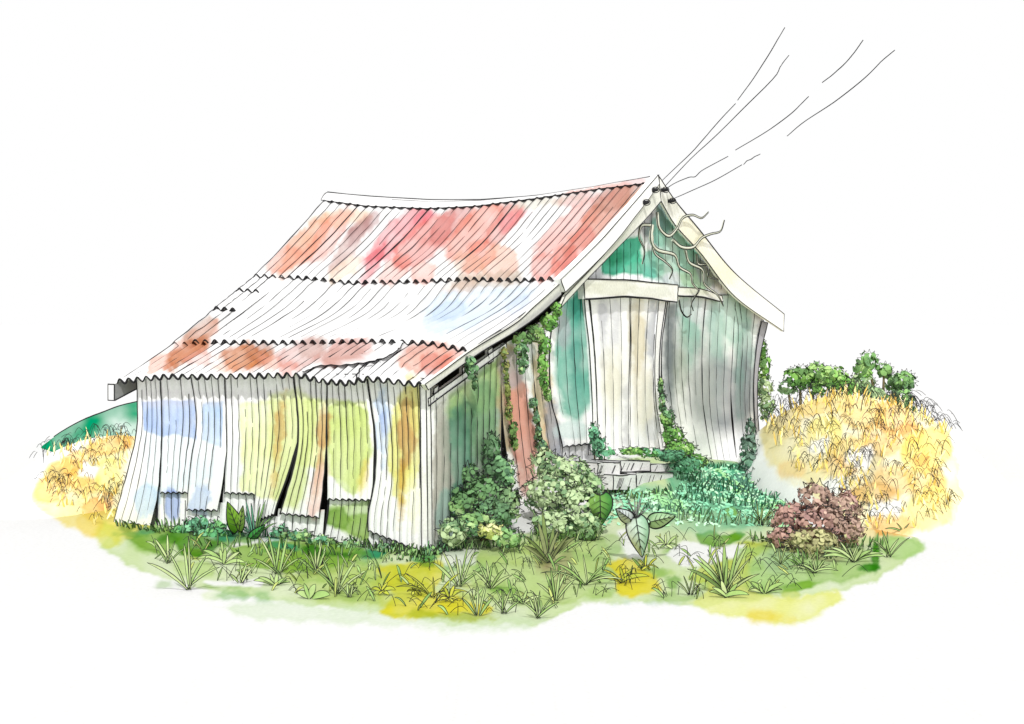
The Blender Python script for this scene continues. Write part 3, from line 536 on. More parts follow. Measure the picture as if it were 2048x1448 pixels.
hill('hill', -8.2, 33, 3.3, 3.8, 1.12, [G([(60, 960), (60, 860), (130, 800), (300, 760), (320, 880), (200, 910), (100, 950)], (0, 140, 96), 1.25, 4, 4), E(240, 850, 40, 22, (150, 210, 180), .0), E(150, 880, 50, 14, (20, 150, 110), .6, -30), W([(235, 850), (300, 835), (300, 890), (250, 880)], .4, 14, 5)], 'distant teal green hill behind the left reeds', crest=(100, 300))

# ================================================================== plants
def basis(n):
    n = n/np.linalg.norm(n); a = np.cross(n, [0, 0, 1.]); 
    if np.linalg.norm(a) < .1: a = np.cross(n, [1., 0, 0])
    a /= np.linalg.norm(a); return n, a, np.cross(n, a)
def leaf(mb, p, n, L, w, col, ink=0, ir=.004):
    n, a, b = basis(n); th = random.uniform(0, 2*PI); d = a*math.cos(th)+b*math.sin(th); e = np.cross(n, d)
    prof = [(0, .0), (.2, .8), (.5, 1), (.8, .6), (1, 0)]; V = [p-d*L*.5]
    for t, k in prof[1:-1]: V += [p+d*L*(t-.5)+e*w*k*.5-n*L*.10*(2*t-1)**2, p+d*L*(t-.5)-e*w*k*.5-n*L*.10*(2*t-1)**2]
    V.append(p+d*L*.5-n*L*.14); mb.add(V, col, [(0, 1, 2), (1, 3, 4, 2), (3, 5, 6, 4), (5, 7, 6)], 0)
    if ink:
        V = np.array(V); loop = V[[0, 1, 3, 5, 7, 6, 4, 2, 0]]+n*.008
        if random.random() < .5: loop = loop[:random.choice([5, 6, 7])]
        mb.tube(loop, ir)
def pick(pal, p, sc=2.5, j=.12):
    k = fbm(np.array([p[0]*sc+p[1]*.7]), np.array([p[2]*sc-p[1]*.9]), 33, 2)[0]+.5
    k = min(.999, max(0, (k-.28)/.44+random.uniform(-.18, .18))); c = lin(pal[int(k*len(pal))]); return np.clip((c*.88+.12*lin((236, 244, 206)))*1.08*random.uniform(1-j, 1+j), 0, 1)
def clump(mb, c, r, n, pal, L=.09, ink=.12, ir=.0045, K=.9):
    c = np.array(c, float); r = np.array(r, float)
    for _ in range(n):
        d = rng.normal(size=3); d /= np.linalg.norm(d)
        if d[1] > .35 and random.random() < .6: d[1] *= -1
        k = random.uniform(.55, 1)**.7*(1+.12*math.sin(7*d[0]+5*d[2]+c[0]*9)); p = c+d*r*k
        nn = d/r; nn = nn/np.linalg.norm(nn)+rng.normal(0, .34, 3)
        l = L*random.uniform(.7, 1.35); leaf(mb, p, nn, l, l*random.uniform(.5, .75), pick(pal, p)*K, ink=(random.random() < ink and k > .8), ir=ir)
def scallop(mb, c, r, depthdir, ir=.006, k0=0, k1=2*PI, lobes=None, hh=.05):
    """wiry twig line looping round the edge of a clump"""
    lobes = lobes or max(5, int((k1-k0)*max(r[0], r[2])/.10)); pts = []
    n = lobes*6
    for i in range(n+1):
        a = k0+(k1-k0)*i/n; ph = (i % 6)/6*2*PI; rr = 1+hh/max(r[0], r[2])*(math.sin(ph)*.9+.6*random.uniform(-.3, .5)); aa = a+.05*math.cos(ph)*(hh/.05)/max(1, max(r[0], r[2])*3)
        pts.append(c+np.array([math.cos(aa)*r[0]*rr, -r[1]*.35, math.sin(aa)*r[2]*rr]))
    mb.tube(pts, ir)
def stemtube(mb, pts, r, col=(120, 110, 80)): mb.tube(smooth(pts, 14), r, lin(col), 0, 5, (1, .5))
def plant(name, label, cat, clumps, pal, dens=1., L=.085, ink=.12, base=None, group=None, scal=True, gd=None, stems=True, trunk=False):
    """clumps: (px,py,rx,ry,depth[,palette]) given where they stand"""
    cs = []
    for c in clumps:
        d = c[4]; P = at(np.array(c[0]), np.array(c[1]), d); cs.append((P, np.array([c[2]*d/F, (c[2]+c[3])/2*d/F*.8, c[3]*d/F]), c[5] if len(c) > 5 else pal))
    b = at(np.array(base[0]), np.array(base[1]), base[2]) if base else np.array([np.mean([q[0][0] for q in cs]), np.mean([q[0][1] for q in cs]), 0])
    root = empty(name, b, label, cat, group); mb = MB()
    for P, r, pl in cs:
        n = int(dens*26*(r[0]*r[2])/(L*L)*.9)+12; clump(mb, P, r, n, pl, L, ink)
        if scal: scallop(mb, P, r, None, k0=random.uniform(-.5, .1), k1=random.uniform(2.6, 3.7)); 
    mb.build('crown' if trunk else 'foliage', [M_leaf, M_ink], root)
    if stems:
        mb = MB()
        for P, r, pl in cs[:8]: stemtube(mb, [b, b*.5+P*.5+[random.uniform(-.05, .05), 0, .02], P], .018 if not trunk else .045)
        mb.build('trunk' if trunk else 'stem', [M_wood], root)
    return root
GREEN = [(70, 130, 70), (110, 165, 90), (140, 190, 110), (176, 212, 140), (90, 150, 100)]
PALE = [(112, 156, 104), (138, 178, 120), (162, 194, 138), (102, 146, 100), (184, 208, 158)]
DARK = [(50, 110, 66), (70, 132, 84), (100, 160, 104), (60, 120, 90), (140, 186, 120)]
TEAL = [(50, 140, 100), (80, 170, 130), (120, 196, 150), (40, 150, 90), (100, 180, 100)]
BRIGHT = [(60, 140, 30), (96, 168, 50), (120, 186, 70), (166, 210, 120), (70, 130, 50)]
RED = [(176, 124, 122), (190, 142, 136), (162, 112, 116), (194, 156, 144), (172, 134, 126)]
REDG = [(176, 170, 120), (190, 186, 130), (166, 150, 110), (186, 140, 120), (190, 206, 130)]
YEL = [(226, 230, 150), (236, 236, 170), (214, 222, 130)]
plant('leafy_bush', 'dark green leafy bush climbing the wall beside the shed corner', 'bush',
 [(985, 905, 20, 40, 18.3, DARK), (1000, 950, 34, 40, 18.2, DARK), (935, 960, 24, 34, 18.0), (965, 990, 46, 40, 17.9), (925, 1010, 34, 36, 17.7), (985, 1030, 46, 36, 17.6, DARK), (950, 1050, 46, 30, 17.4), (1010, 1010, 34, 40, 17.9, PALE), (985, 1062, 30, 16, 17.1, YEL), (905, 1065, 30, 30, 17.2, PALE), (1015, 1075, 34, 22, 17.1)], GREEN, 1.0, .09, .14)
plant('leafy_bush', 'pale green round bush left of the concrete blocks', 'bush',
 [(1090, 930, 32, 34, 19.2), (1130, 945, 48, 36, 19.0), (1165, 970, 44, 36, 18.8), (1100, 990, 56, 44, 18.6), (1160, 1010, 50, 44, 18.4), (1110, 1050, 50, 36, 18.0, PALE), (1170, 1050, 36, 30, 18.0)], PALE, .95, .085, .10)
plant('red_bush', 'dusky red bush with a green front lobe by the reeds', 'bush',
 [(1630, 1000, 38, 40, 17.9), (1578, 1040, 38, 38, 17.8), (1685, 1022, 40, 44, 17.8), (1640, 1045, 60, 36, 17.6), (1565, 1075, 30, 24, 17.5), (1700, 1060, 28, 30, 17.5), (1625, 1085, 58, 34, 17.2, REDG)], RED, 1.0, .085, .10)
plant('small_shrub', 'small pointed green shrub against the left door jamb', 'shrub', [(1188, 868, 11, 22, 21.0), (1196, 892, 17, 22, 20.9), (1210, 908, 20, 12, 20.8)], TEAL, 1, .09, .2)
plant('climbing_plant', 'green creeper climbing the slit right of the door', 'climbing plant',
 [(1321, 772, 6, 18, 23.5), (1325, 805, 9, 22, 23.4), (1334, 838, 15, 22, 23.3), (1346, 872, 24, 22, 23.2), (1362, 900, 32, 20, 23), (1392, 922, 28, 14, 23)], BRIGHT+DARK, 1.1, .08, .2)
plant('low_shrub', 'low strip of bright green growth along the doorstep', 'shrub', [(1262, 902, 26, 9, 21.8), (1300, 905, 30, 10, 22), (1340, 912, 34, 13, 22.2), (1372, 930, 34, 18, 22.3)], TEAL+BRIGHT, 1, .08, .14, stems=False)
plant('conical_shrub', 'blue green pointed shrub at the right end of the gable wall', 'shrub',
 [(1500, 865, 11, 26, 25.5), (1498, 895, 18, 28, 25.3), (1502, 930, 24, 30, 25), (1510, 965, 30, 28, 24.5), (1528, 925, 14, 26, 25.2, BRIGHT), (1548, 960, 18, 22, 25, GREEN), (1570, 980, 18, 16, 24.6, GREEN)], [(90, 140, 126), (110, 164, 140), (140, 190, 160), (80, 120, 110)], 1, .11, .2)
plant('tall_shrub', 'narrow green shrub growing behind the right wall edge', 'shrub', [(1522, 700, 12, 24, 30), (1526, 735, 16, 28, 30), (1528, 775, 18, 26, 30, PALE), (1532, 812, 18, 26, 30, PALE)], BRIGHT, 1, .12, .12, stems=False)
plant('low_shrub', 'low teal shrub at the foot of the long wall near its left end', 'shrub', [(400, 1048, 32, 17, 19.0), (445, 1052, 26, 16, 18.9), (425, 1066, 40, 13, 18.5), (365, 1060, 24, 12, 18.8)], TEAL, 1, .08, .16, stems=False)
plant('low_shrub', 'low green shrub below the dark gap of the long wall', 'shrub', [(565, 1066, 24, 15, 18.3), (600, 1072, 28, 14, 18.1), (640, 1082, 30, 13, 17.8), (700, 1092, 26, 12, 17.6)], GREEN+TEAL, .9, .08, .16, stems=False)
plant('low_shrub', 'low scrubby green growth at the near shed corner', 'shrub', [(775, 1098, 30, 15, 17.3), (825, 1110, 30, 14, 17.0), (868, 1108, 18, 16, 17.0)], GREEN, .9, .08, .2, stems=False)
plant('round_tree', 'left one of two low domed green trees behind the reeds', 'tree', [(1600, 755, 34, 26, 32), (1632, 748, 26, 24, 32), (1575, 775, 20, 16, 32, PALE)], BRIGHT, 1.0, .16, .12, trunk=True)
plant('round_tree', 'right one of two low domed green trees behind the reeds', 'tree', [(1660, 755, 34, 24, 31.6), (1690, 775, 28, 20, 31.6), (1640, 778, 24, 14, 31.6)], BRIGHT, 1.0, .16, .12, trunk=True)
plant('lobed_tree', 'tall green tree with a separate round head behind the reeds', 'tree',
 [(1736, 722, 20, 20, 32), (1726, 742, 20, 18, 32, BRIGHT), (1722, 768, 30, 22, 32, PALE), (1768, 740, 17, 15, 32), (1790, 765, 20, 20, 32), (1808, 762, 24, 22, 31.8), (1800, 800, 26, 24, 31.6), (1818, 826, 16, 20, 31.5), (1750, 790, 26, 16, 31.8, PALE)], [(80, 140, 80), (100, 160, 80), (130, 186, 100), (70, 124, 70)], 1.0, .16, .12, trunk=True)
# creepers hanging from the verge
def creeper(label, pts, pal, off=.14, L=.08, dens=1.):
    cl = []
    for x, y, rx, ry in pts:
        p = on(GP(off), np.array(float(x)), np.array(float(y))); cl.append((x, y, rx, ry, float(p[1])))
    r = plant('hanging_creeper', label, 'creeper', cl, pal, dens, L, .25, base=(pts[0][0], pts[0][1], cl[0][4]), group='creepers hanging on the gable wall', stems=False, scal=False)
    mb = MB(); P = np.array([at(np.array(c[0]), np.array(c[1]), c[4]) for c in cl])
    if len(P) > 1: mb.tube(smooth(P, 20), .014, lin((90, 100, 60)), 0, 5); mb.build('stem', [M_wood], r)
creeper('thick bright creeper spilling from the verge above the teal sheet', [(1112, 620, 12, 16), (1098, 645, 20, 18), (1070, 665, 22, 18), (1045, 678, 22, 14), (1090, 690, 14, 22), (1086, 730, 12, 24), (1088, 765, 11, 20), (1096, 792, 8, 14)], BRIGHT, .2)
creeper('short creeper bunch hanging from the wall plate middle', [(1042, 700, 16, 14), (1046, 722, 12, 16), (1044, 740, 7, 10)], GREEN, .2)
creeper('small dark creeper tuft hanging under the open eave', [(938, 722, 12, 10), (944, 742, 13, 16), (950, 765, 6, 14)], DARK, .22)
creeper('long thin olive creeper trailing down the pinkish sheet', [(1008, 705, 8, 12), (1012, 740, 7, 24), (1015, 780, 7, 22), (1018, 820, 8, 22), (1026, 860, 9, 22), (1030, 888, 8, 12)], [(130, 140, 50), (100, 130, 50), (150, 150, 70), (80, 130, 40)], .12, .07)
creeper('short creeper with a round head above the pale bush', [(1066, 806, 10, 12), (1072, 835, 7, 18), (1076, 865, 8, 18), (1082, 892, 14, 16)], DARK, .14, .07)
# pale dry tendrils twisting in the gable peak
def tendril(label, pts, w=.035, off=(.12, .2), group='dry vine tendrils in the gable peak'):
    q = smooth(pts, 44); o = np.linspace(off[0], off[1], 44)
    P = np.array([on(GP(o[i]), np.array(q[i, 0]), np.array(q[i, 1])) for i in range(44)])
    T = np.gradient(P, axis=0); S = np.cross(T, NG); S /= np.linalg.norm(S, axis=1)[:, None]+1e-9
    ww = w*np.linspace(1, .35, 44)[:, None]; mb = MB(); mb.tube(P, ww[:, 0]*.9, lin((222, 224, 206))*.95, 0, 6)
    mb.tube(P+S*ww+NG*.012, .009, taper=(1, .7)); mb.tube(P-S*ww+NG*.012, .009, taper=(1, .7))
    tag(mb.build('dry_tendril', [M_wood, M_ink]), label, 'vine', group)
tendril('pale dry tendril looping over the right barge board, upper one', [(1314, 425), (1318, 455), (1336, 472), (1352, 458), (1364, 436), (1384, 430), (1402, 436), (1416, 424)], .034, (.12, .42))
tendril('pale dry tendril looping over the right barge board, lower one', [(1345, 480), (1362, 494), (1385, 494), (1402, 476), (1420, 468), (1440, 462), (1448, 440)], .034, (.12, .46))
tendril('long dry tendril winding from the peak down to the lintel rail', [(1304, 450), (1302, 480), (1314, 500), (1348, 510), (1358, 534), (1380, 548), (1384, 566), (1396, 580)], .04)
tendril('thin dry tendril hanging left of the peak over green sheeting', [(1300, 450), (1282, 452), (1278, 476), (1288, 500), (1284, 528)], .028)
tendril('dry tendril falling between the two long ones above the lintel', [(1304, 470), (1308, 505), (1330, 524), (1344, 540), (1338, 558)], .026)
tendril('dry tendril running close under the right barge board', [(1370, 500), (1378, 525), (1404, 540), (1408, 568), (1434, 590), (1446, 612)], .034)
tendril('short curled dry tendril under the right barge board', [(1392, 508), (1396, 528), (1420, 530), (1416, 552), (1438, 560)], .024)
tendril('thin dry tendril hooking below the end of the lintel', [(1357, 600), (1362, 622), (1372, 634), (1382, 628)], .014)
tendril('thin dry tendril dangling from the lintel rail', [(1398, 580), (1388, 596), (1382, 608), (1386, 622)], .012)

# ---- concrete blocks
def block(x0, x1, y0, y1, off, dep, lab):
    a = on(GP(off), np.array([x0, x1, x1, x0], float), np.array([y0, y0, y1, y1], float)); b = a-NG*dep
    q = proj(a[:1])[0]; c = lin((222, 222, 222)); mb = MB()
    def face(p4, cc):
        p4 = np.array(p4); s = np.linspace(0, 1, 8); Q = (p4[0][None, None]*(1-s)[:, None, None]+p4[3][None, None]*s[:, None, None])*(1-s)[None, :, None]+(p4[1][None, None]*(1-s)[:, None, None]+p4[2][None, None]*s[:, None, None])*s[None, :, None]
        w = fbm(Q[..., 0]*6, Q[..., 2]*6+Q[..., 1], 3); mb.grid(Q, cc[None, None]*(1+.5*w)[..., None])
    face(a, c); face([b[0], b[1], a[1], a[0]], lin((224, 224, 222))*.95); face([b[0], a[0], a[3], b[3]], c); face([a[1], b[1], b[2], a[2]], c)
    for i in range(4): mb.tube(np.linspace(a[i], a[(i+1) % 4], 8)+vwob(8, .006), .010)
    for i in (0, 1): mb.tube(np.linspace(a[i], b[i], 6), .008)
    mb.tube(np.linspace(b[0], b[1], 8), .009)
    for k in range(5):
        t = random.uniform(.1, .8); p = a[0]*(1-t)+a[1]*t; r_ = a[3]*(1-t)+a[2]*t; mb.tube([p*.8+r_*.2+NG*.005, (p*.2+r_*.8)-RV*.12+NG*.005], .005)
    tag(mb.build('concrete_block', [M_stone, M_ink]), lab, 'block', 'concrete blocks stacked as a doorstep')
block(1196, 1240, 926, 950, .80, .5, 'grey concrete block at the left end of the upper row')
block(1241, 1300, 922, 943, .80, .5, 'grey concrete block in the middle of the upper row')
block(1301, 1352, 928, 944, .80, .5, 'grey concrete block at the right end of the upper row')
block(1226, 1272, 950, 980, .95, .5, 'hatched grey concrete block low on the left of the step')
block(1273, 1346, 945, 972, .95, .5, 'hatched grey concrete block low on the right of the step')

# ---- power cables
def cable(label, segs, d0, d1, a, b):
    mb = MB()
    for s in segs:
        q = smooth(s, 24); k = (q[:, 0]-a)/(b-a); dep = d0+(d1-d0)*k; P = np.array([at(np.array(q[i, 0]), np.array(q[i, 1]), dep[i]) for i in range(24)])
        mb.tube(P+vwob(24, .006), .0085*np.interp(dep, [10, 26], [.75, 1.15]), taper=(.8, .8))
    tag(mb.build('power_cable', [M_wood, M_ink]), label, 'cable', 'cables running from the shed peak')
dA = 24.
cable('steepest of the four thin cables rising from the shed peak', [[(1324, 362), (1380, 308), (1430, 252), (1472, 206)], [(1475, 201), (1515, 143), (1545, 96), (1568, 55)]], dA, 17, 1324, 1568)
cable('second steepest thin cable rising from the shed peak', [[(1328, 374), (1378, 322), (1432, 272), (1490, 214), (1548, 156), (1562, 132), (1579, 111)]], dA, 17.5, 1324, 1579)
cable('third thin cable from the shed peak, broken by gaps', [[(1328, 381), (1350, 366), (1378, 355), (1390, 352), (1406, 340), (1455, 312)], [(1470, 301), (1530, 264), (1588, 222), (1616, 194)], [(1647, 165), (1685, 132), (1726, 80)]], dA, 15, 1324, 1726)
cable('lowest thin cable from the shed peak, reaching farthest right', [[(1342, 400), (1380, 383), (1430, 360), (1484, 330)], [(1488, 327), (1520, 307)], [(1575, 271), (1610, 242), (1670, 202), (1730, 156), (1765, 122), (1788, 100)]], dA, 14.5, 1324, 1788)

# ---- grasses
def blade(mb, b, tip, w, col, bend=.25, ir=.005, n=9, both=True):
    b = np.array(b); tip = np.array(tip); t = np.linspace(0, 1, n)[:, None]; L = np.linalg.norm(tip-b)
    mid = (b+tip)/2+np.array([0, 0, L*bend]); P = b*(1-t)**2+2*mid*t*(1-t)+tip*t*t
    T = np.gradient(P, axis=0); S = np.cross(T, [random.uniform(-.3, .3), -1, .2]); S /= np.linalg.norm(S, axis=1)[:, None]+1e-9
    ww = w*np.sin(np.clip(t*.92+.08, 0, 1)*PI)**.7; A = P+S*ww; B = P-S*ww
    if w > .004: mb.grid(np.stack([A, B], 1), col)
    mb.tube(A, ir, taper=(.9, .6)); 
    if both and w > .004: mb.tube(B, ir*.9, taper=(.9, .6))
def tuft(x, y, h, n, lab, style='up', w=None, pal=((196, 222, 150), (176, 210, 130), (212, 230, 166)), name='grass_tuft', cat='grass tuft'):
    d = 7917/(y-HZ)
    b = ghit(x, y); d = b[1]; H = h*d/F; mb = MB(); root = empty(name, b, lab, cat, 'grass tufts in front of the shed')
    if style == 'up': sp = 1.15; lo = .12
    elif style == 'wide': sp = 1.5; lo = .2
    else: sp = 1.6; lo = .3
    for i in range(n):
        a = -sp+2*sp*(i+.5)/n+random.uniform(-.15, .15); l = H*random.uniform(.7, 1.05)*(1 if style != 'star' else .9)
        if style == 'star': a = -PI+2*PI*(i+.5)/n
        dy = random.uniform(-.35, .35)*l
        bend = lo*abs(math.sin(a))+.02
        if style == 'wide': tz = math.cos(a)*l*.75
        else: tz = math.cos(a)*l
        tip = b+np.array([math.sin(a)*l*(.75 if style == 'up' else 1.1), dy, max(tz, .02 if style != 'star' else -.05)+ (.06 if style == 'star' else 0)])
        ww = (w or .015)*random.uniform(.5, 1.1)*(l/.4)**.3; blade(mb, b+np.array([random.uniform(-.03, .03), 0, .01 if style != 'star' else .05]), tip, ww, lin(random.choice(pal))*.85, bend*1.2, .0052)
    mb.build('blades', [M_leaf, M_ink], root)
GY = ((216, 220, 90), (200, 210, 80)); GT = ((120, 190, 160), (150, 200, 120)); GB = ((150, 160, 110), (130, 150, 90))
T = [
 (334, 1127, 62, 5, 'thin grass tuft nearest the left end of the lawn', 'up'), (376, 1182, 120, 6, 'tall arching tuft on the far left lawn edge', 'up'),
 (447, 1130, 60, 6, 'broad leaved tuft below the teal ground patch', 'wide', .035), (481, 1168, 44, 4, 'small tuft beside the white gap in the lawn', 'up'),
 (506, 1076, 78, 12, 'fine spray of grass against the middle of the long wall', 'up', .012, GT), (555, 1151, 92, 7, 'upright tuft below the dark gap in the wall', 'up'),
 (549, 1172, 40, 6, 'drooping star shaped tuft under the upright one', 'wide', .03), (631, 1148, 66, 7, 'dense upright tuft below the green patch sheet', 'up'),
 (676, 1190, 84, 7, 'spiky upright tuft in front of the wall middle', 'up'), (620, 1199, 42, 4, 'tuft with long oval leaves near the lawn edge', 'wide', .045),
 (700, 1197, 40, 4, 'small leaning tuft right of the spiky one', 'up'), (766, 1192, 26, 6, 'leftmost small star shaped weed on the yellow patch', 'star', .03, GY),
 (833, 1192, 26, 7, 'middle star shaped weed on the yellow patch', 'star', .026, GY), (898, 1206, 28, 8, 'rightmost star shaped weed on the yellow patch', 'star', .026, GY),
 (868, 1196, 80, 5, 'large arching tuft behind the yellow patch weeds', 'wide', .012, GY), (918, 1175, 96, 6, 'tall pointed tuft right of the yellow patch', 'up'),
 (980, 1179, 66, 6, 'medium tuft below the dark leafy bush', 'up'), (956, 1233, 72, 5, 'tuft standing lowest at the front lawn edge', 'up'),
 (1096, 1127, 98, 8, 'dark brown green spiky tuft below the pale bush', 'up', .03, GB), (1111, 1203, 78, 6, 'forked tuft directly below the dark spiky tuft', 'up'),
 (1042, 1209, 40, 4, 'low tuft with one curled leaf near the front edge', 'wide', .03), (1076, 1239, 72, 6, 'upright tuft at the tip of the front lawn edge', 'up', .014),
 (1008, 1230, 64, 5, 'thin curved tuft between two front edge tufts', 'up', .012), (1170, 1172, 84, 7, 'arched tuft left of the small yellow patch', 'wide', .014),
 (1243, 1168, 56, 5, 'tuft leaning left over the small yellow patch', 'wide', .024, GY), (1293, 1142, 26, 7, 'star shaped weed at the top of the small yellow patch', 'star', .02, GY),
 (1332, 1098, 30, 7, 'star shaped weed right of the big leaved plant', 'star', .022), (1452, 1190, 112, 14, 'largest fan shaped tuft at the front right', 'up', .02),
 (1450, 1196, 46, 5, 'low outer leaves at the foot of the largest fan', 'wide', .03), (1380, 1192, 46, 5, 'small sketchy tuft left of the largest fan', 'up', .010), (1530, 1188, 44, 6, 'small tuft right of the largest fan', 'wide', .026),
 (1522, 1052, 56, 9, 'fine upright tuft on the bank below the pointed shrub', 'up', .01), (1562, 1094, 50, 7, 'arching tuft at the left foot of the red bush', 'wide', .02),
 (1629, 1148, 48, 7, 'spreading tuft below the red bush', 'wide', .02), (1706, 1126, 62, 10, 'big drooping tuft right of the red bush', 'wide', .022),
 (1777, 1116, 66, 5, 'thin tuft at the right lawn corner', 'up', .012), (1806, 1068, 44, 4, 'small arching tuft at the foot of the golden rise', 'wide', .014), (1560, 1130, 44, 4, 'short sketchy tuft left of the spreading tuft', 'up', .012)]
for a in T:
    x, y, h, n, lab, st = a[:6]; kw = {}
    if len(a) > 6: kw['w'] = a[6]
    if len(a) > 7: kw['pal'] = a[7]
    tuft(x, y, h, n, lab, st, **kw)
# ---- big leaved plants
def bigleaf(mb, base, tip, w, d, col, col2, bulge=.06):
    base = np.array(base, float); tip = np.array(tip, float); ax = tip-base; nx = np.array([-ax[1], ax[0]])/np.linalg.norm(ax)
    t = np.linspace(0, 1, 18); prof = np.sin(PI*np.clip(t*.96+.04, 0, 1)**.6)**.9; s = np.linspace(-1, 1, 9); P = np.zeros((18, 9, 3)); c = np.zeros((18, 9, 3))
    for i in range(18):
        for j in range(9):
            q = base+ax*t[i]+nx*w*prof[i]*s[j]*(1)+ (ax/np.linalg.norm(ax))*(-w*.25*(1-t[i])*abs(s[j])**2*(1 if t[i] < .3 else .3))
            P[i, j] = at(np.array(q[0]), np.array(q[1]), d+bulge*(abs(s[j])**1.5)*2-bulge*math.sin(PI*t[i])*1.5); c[i, j] = lin(col)*(.5-.5*s[j])+lin(col2)*(.5+.5*s[j])
    mb.grid(P, c*.9); f = np.array([0, -.012, .003])
    for e in (0, -1): mb.tube(P[:, e]+f, .009); mb.tube(P[:, e]+f+rng.normal(0, .006, 3), .005)
    mb.tube(P[0]+f, .008); mb.tube(P[:, 4]+f, .007, taper=(1, .4)); mb.tube(P[-1]+f, .01)
    for i in (3, 6, 9, 12):
        for sg_ in (1, -1): mb.tube(np.array([P[min(17, i+k), 4+sg_*k] for k in range(4)])+f, .004, taper=(1, .4))
def bigplant(label, leaves, d, base, stempts):
    b = at(np.array(base[0]), np.array(base[1]), d); root = empty('big_leaf_plant', b, label, 'plant', 'large leaved plants by the blocks')
    for L_ in leaves: mb = MB(); bigleaf(mb, *L_[:3], d, *L_[3:]); mb.build('leaf', [M_leaf, M_ink], root)
    mb = MB()
    for s in stempts: mb.tube(np.array([at(np.array(float(x)), np.array(float(y)), d+.06) for x, y in smooth(s, 12)]), .014, lin((130, 170, 90)), 0, 5)
    mb.build('stem', [M_leaf], root)
bigplant('single broad heart shaped green leaf hanging under the pale bush', [((1200, 990), (1202, 1052), 25, (60, 130, 60), (150, 195, 100))], 18.2, (1180, 1075), [[(1180, 1075), (1186, 1020), (1200, 990)]])
bigplant('plant of three large veined leaves below the concrete blocks', [((1272, 1036), (1284, 1114), 23, (150, 195, 160), (232, 240, 232)), ((1300, 1044), (1350, 1032), 16, (150, 190, 140), (200, 222, 180)), ((1262, 1040), (1232, 1018), 13, (206, 212, 210), (190, 200, 196))], 16.4, (1280, 1120), [[(1276, 1092), (1270, 1060), (1274, 1038)], [(1276, 1092), (1288, 1060), (1302, 1044)], [(1276, 1092), (1266, 1060), (1260, 1040)]])
tuft(1274, 1040, 56, 11, 'fine spray of grass rising above the three large leaves', 'up', .008, ((230, 236, 230), (214, 226, 210)))
bigplant('pair of broad mid green leaves at the foot of the long wall', [((476, 1062), (455, 1004), 15, (110, 165, 40), (140, 186, 70)), ((478, 1062), (486, 1012), 9, (150, 190, 80), (170, 205, 110)), ((500, 1078), (530, 1050), 9, (60, 150, 70), (90, 165, 80))], 18.2, (480, 1074), [[(480, 1074), (478, 1060), (476, 1050)]])
# ---- low scribbly growth along the walls and on the bank (uncountable)
mb = MB()
def zig(x0, y0, x1, y1, n, h, ir=.0055, col=None):
    for i in range(n):
        t = (i+random.uniform(.1, .9))/n; x = x0+(x1-x0)*t; y = y0+(y1-y0)*t+random.uniform(-2, 2); d = 7917/(y-HZ)
        b = ghit(x, y) if 880 < x < 1620 else at(np.array(x), np.array(y), d); d = b[1]; H = h*random.uniform(.5, 1.2)*d/F
        blade(mb, b, b+np.array([random.uniform(-.5, .5)*H, random.uniform(-.2, .1), H]), .010, lin(random.choice(col or [(140, 190, 110), (180, 214, 150)]))*.85, random.uniform(-.1, .3), ir, 6, random.random() < .7)
zig(232, 1052, 330, 1066, 26, 15); zig(305, 1056, 450, 1062, 24, 22); zig(560, 1076, 740, 1086, 30, 18); zig(700, 1092, 850, 1110, 46, 20); zig(740, 1100, 850, 1118, 30, 16); zig(850, 1112, 930, 1096, 26, 24, col=[(120, 180, 120)]); zig(760, 1120, 860, 1124, 14, 12)
TL = [(130, 204, 164), (156, 214, 172), (120, 190, 140)]
zig(1390, 935, 1500, 940, 34, 14, col=TL); zig(1350, 960, 1580, 985, 60, 20, col=TL); zig(1340, 1000, 1560, 1020, 46, 24, col=TL); zig(1300, 990, 1420, 985, 22, 18, col=TL); zig(1340, 1040, 1560, 1055, 36, 26, col=[(170, 214, 160), (190, 224, 170)]); zig(1250, 1000, 1330, 990, 18, 16)
zig(900, 1100, 1040, 1094, 30, 22); zig(1040, 1085, 1200, 1080, 26, 24); zig(1500, 1080, 1560, 1090, 12, 22); zig(1590, 1120, 1740, 1112, 20, 18); zig(470, 1110, 700, 1110, 20, 20); zig(1660, 1100, 1770, 1092, 14, 26)
zig(1180, 1000, 1260, 985, 16, 22); zig(1290, 1020, 1420, 1030, 26, 20, col=TL); zig(1380, 975, 1560, 1000, 50, 18, col=TL); zig(360, 1066, 560, 1074, 30, 24, col=TL); zig(380, 1090, 700, 1100, 24, 26)
o = mb.build('ground_growth', [M_leaf, M_ink]); tag(o, 'short scribbly grass and weeds along the shed base and bank', 'undergrowth', None, 'stuff')
mb = MB(); LAWN = [(250, 1100), (340, 1080), (860, 1120), (1200, 1075), (1560, 1075), (1760, 1110), (1740, 1150), (1600, 1185), (1460, 1205), (1180, 1200), (1080, 1235), (900, 1235), (600, 1195), (400, 1165)]; k = 0
while k < 420:
    x = random.uniform(250, 1770); y = random.uniform(1072, 1236)
    if polysd(np.array([x]), np.array([y]), LAWN)[0] > -4: continue
    k += 1; d = 7917/(y-HZ); b = at(np.array(x), np.array(y), d); H = random.uniform(14, 46)*d/F; a = random.uniform(-1, 1)
    t_ = b+np.array([math.sin(a)*H, random.uniform(-.1, .1), math.cos(a)*H*.9]); cc = lin(random.choice([(176, 212, 130), (196, 222, 150), (150, 190, 110), (206, 220, 130)]))*.85
    if random.random() < .55: blade(mb, b, t_, random.choice([.004, .008, .014]), cc, random.uniform(.05, .4), .0045, 8)
    else:
        e_ = t_+np.array([math.copysign(H*.4, a), 0, -H*random.uniform(.1, .5)]); mb.tube(smooth([b, b*.5+t_*.5+[0, 0, .02], t_, e_], 10), .0045, taper=(.8, .6))
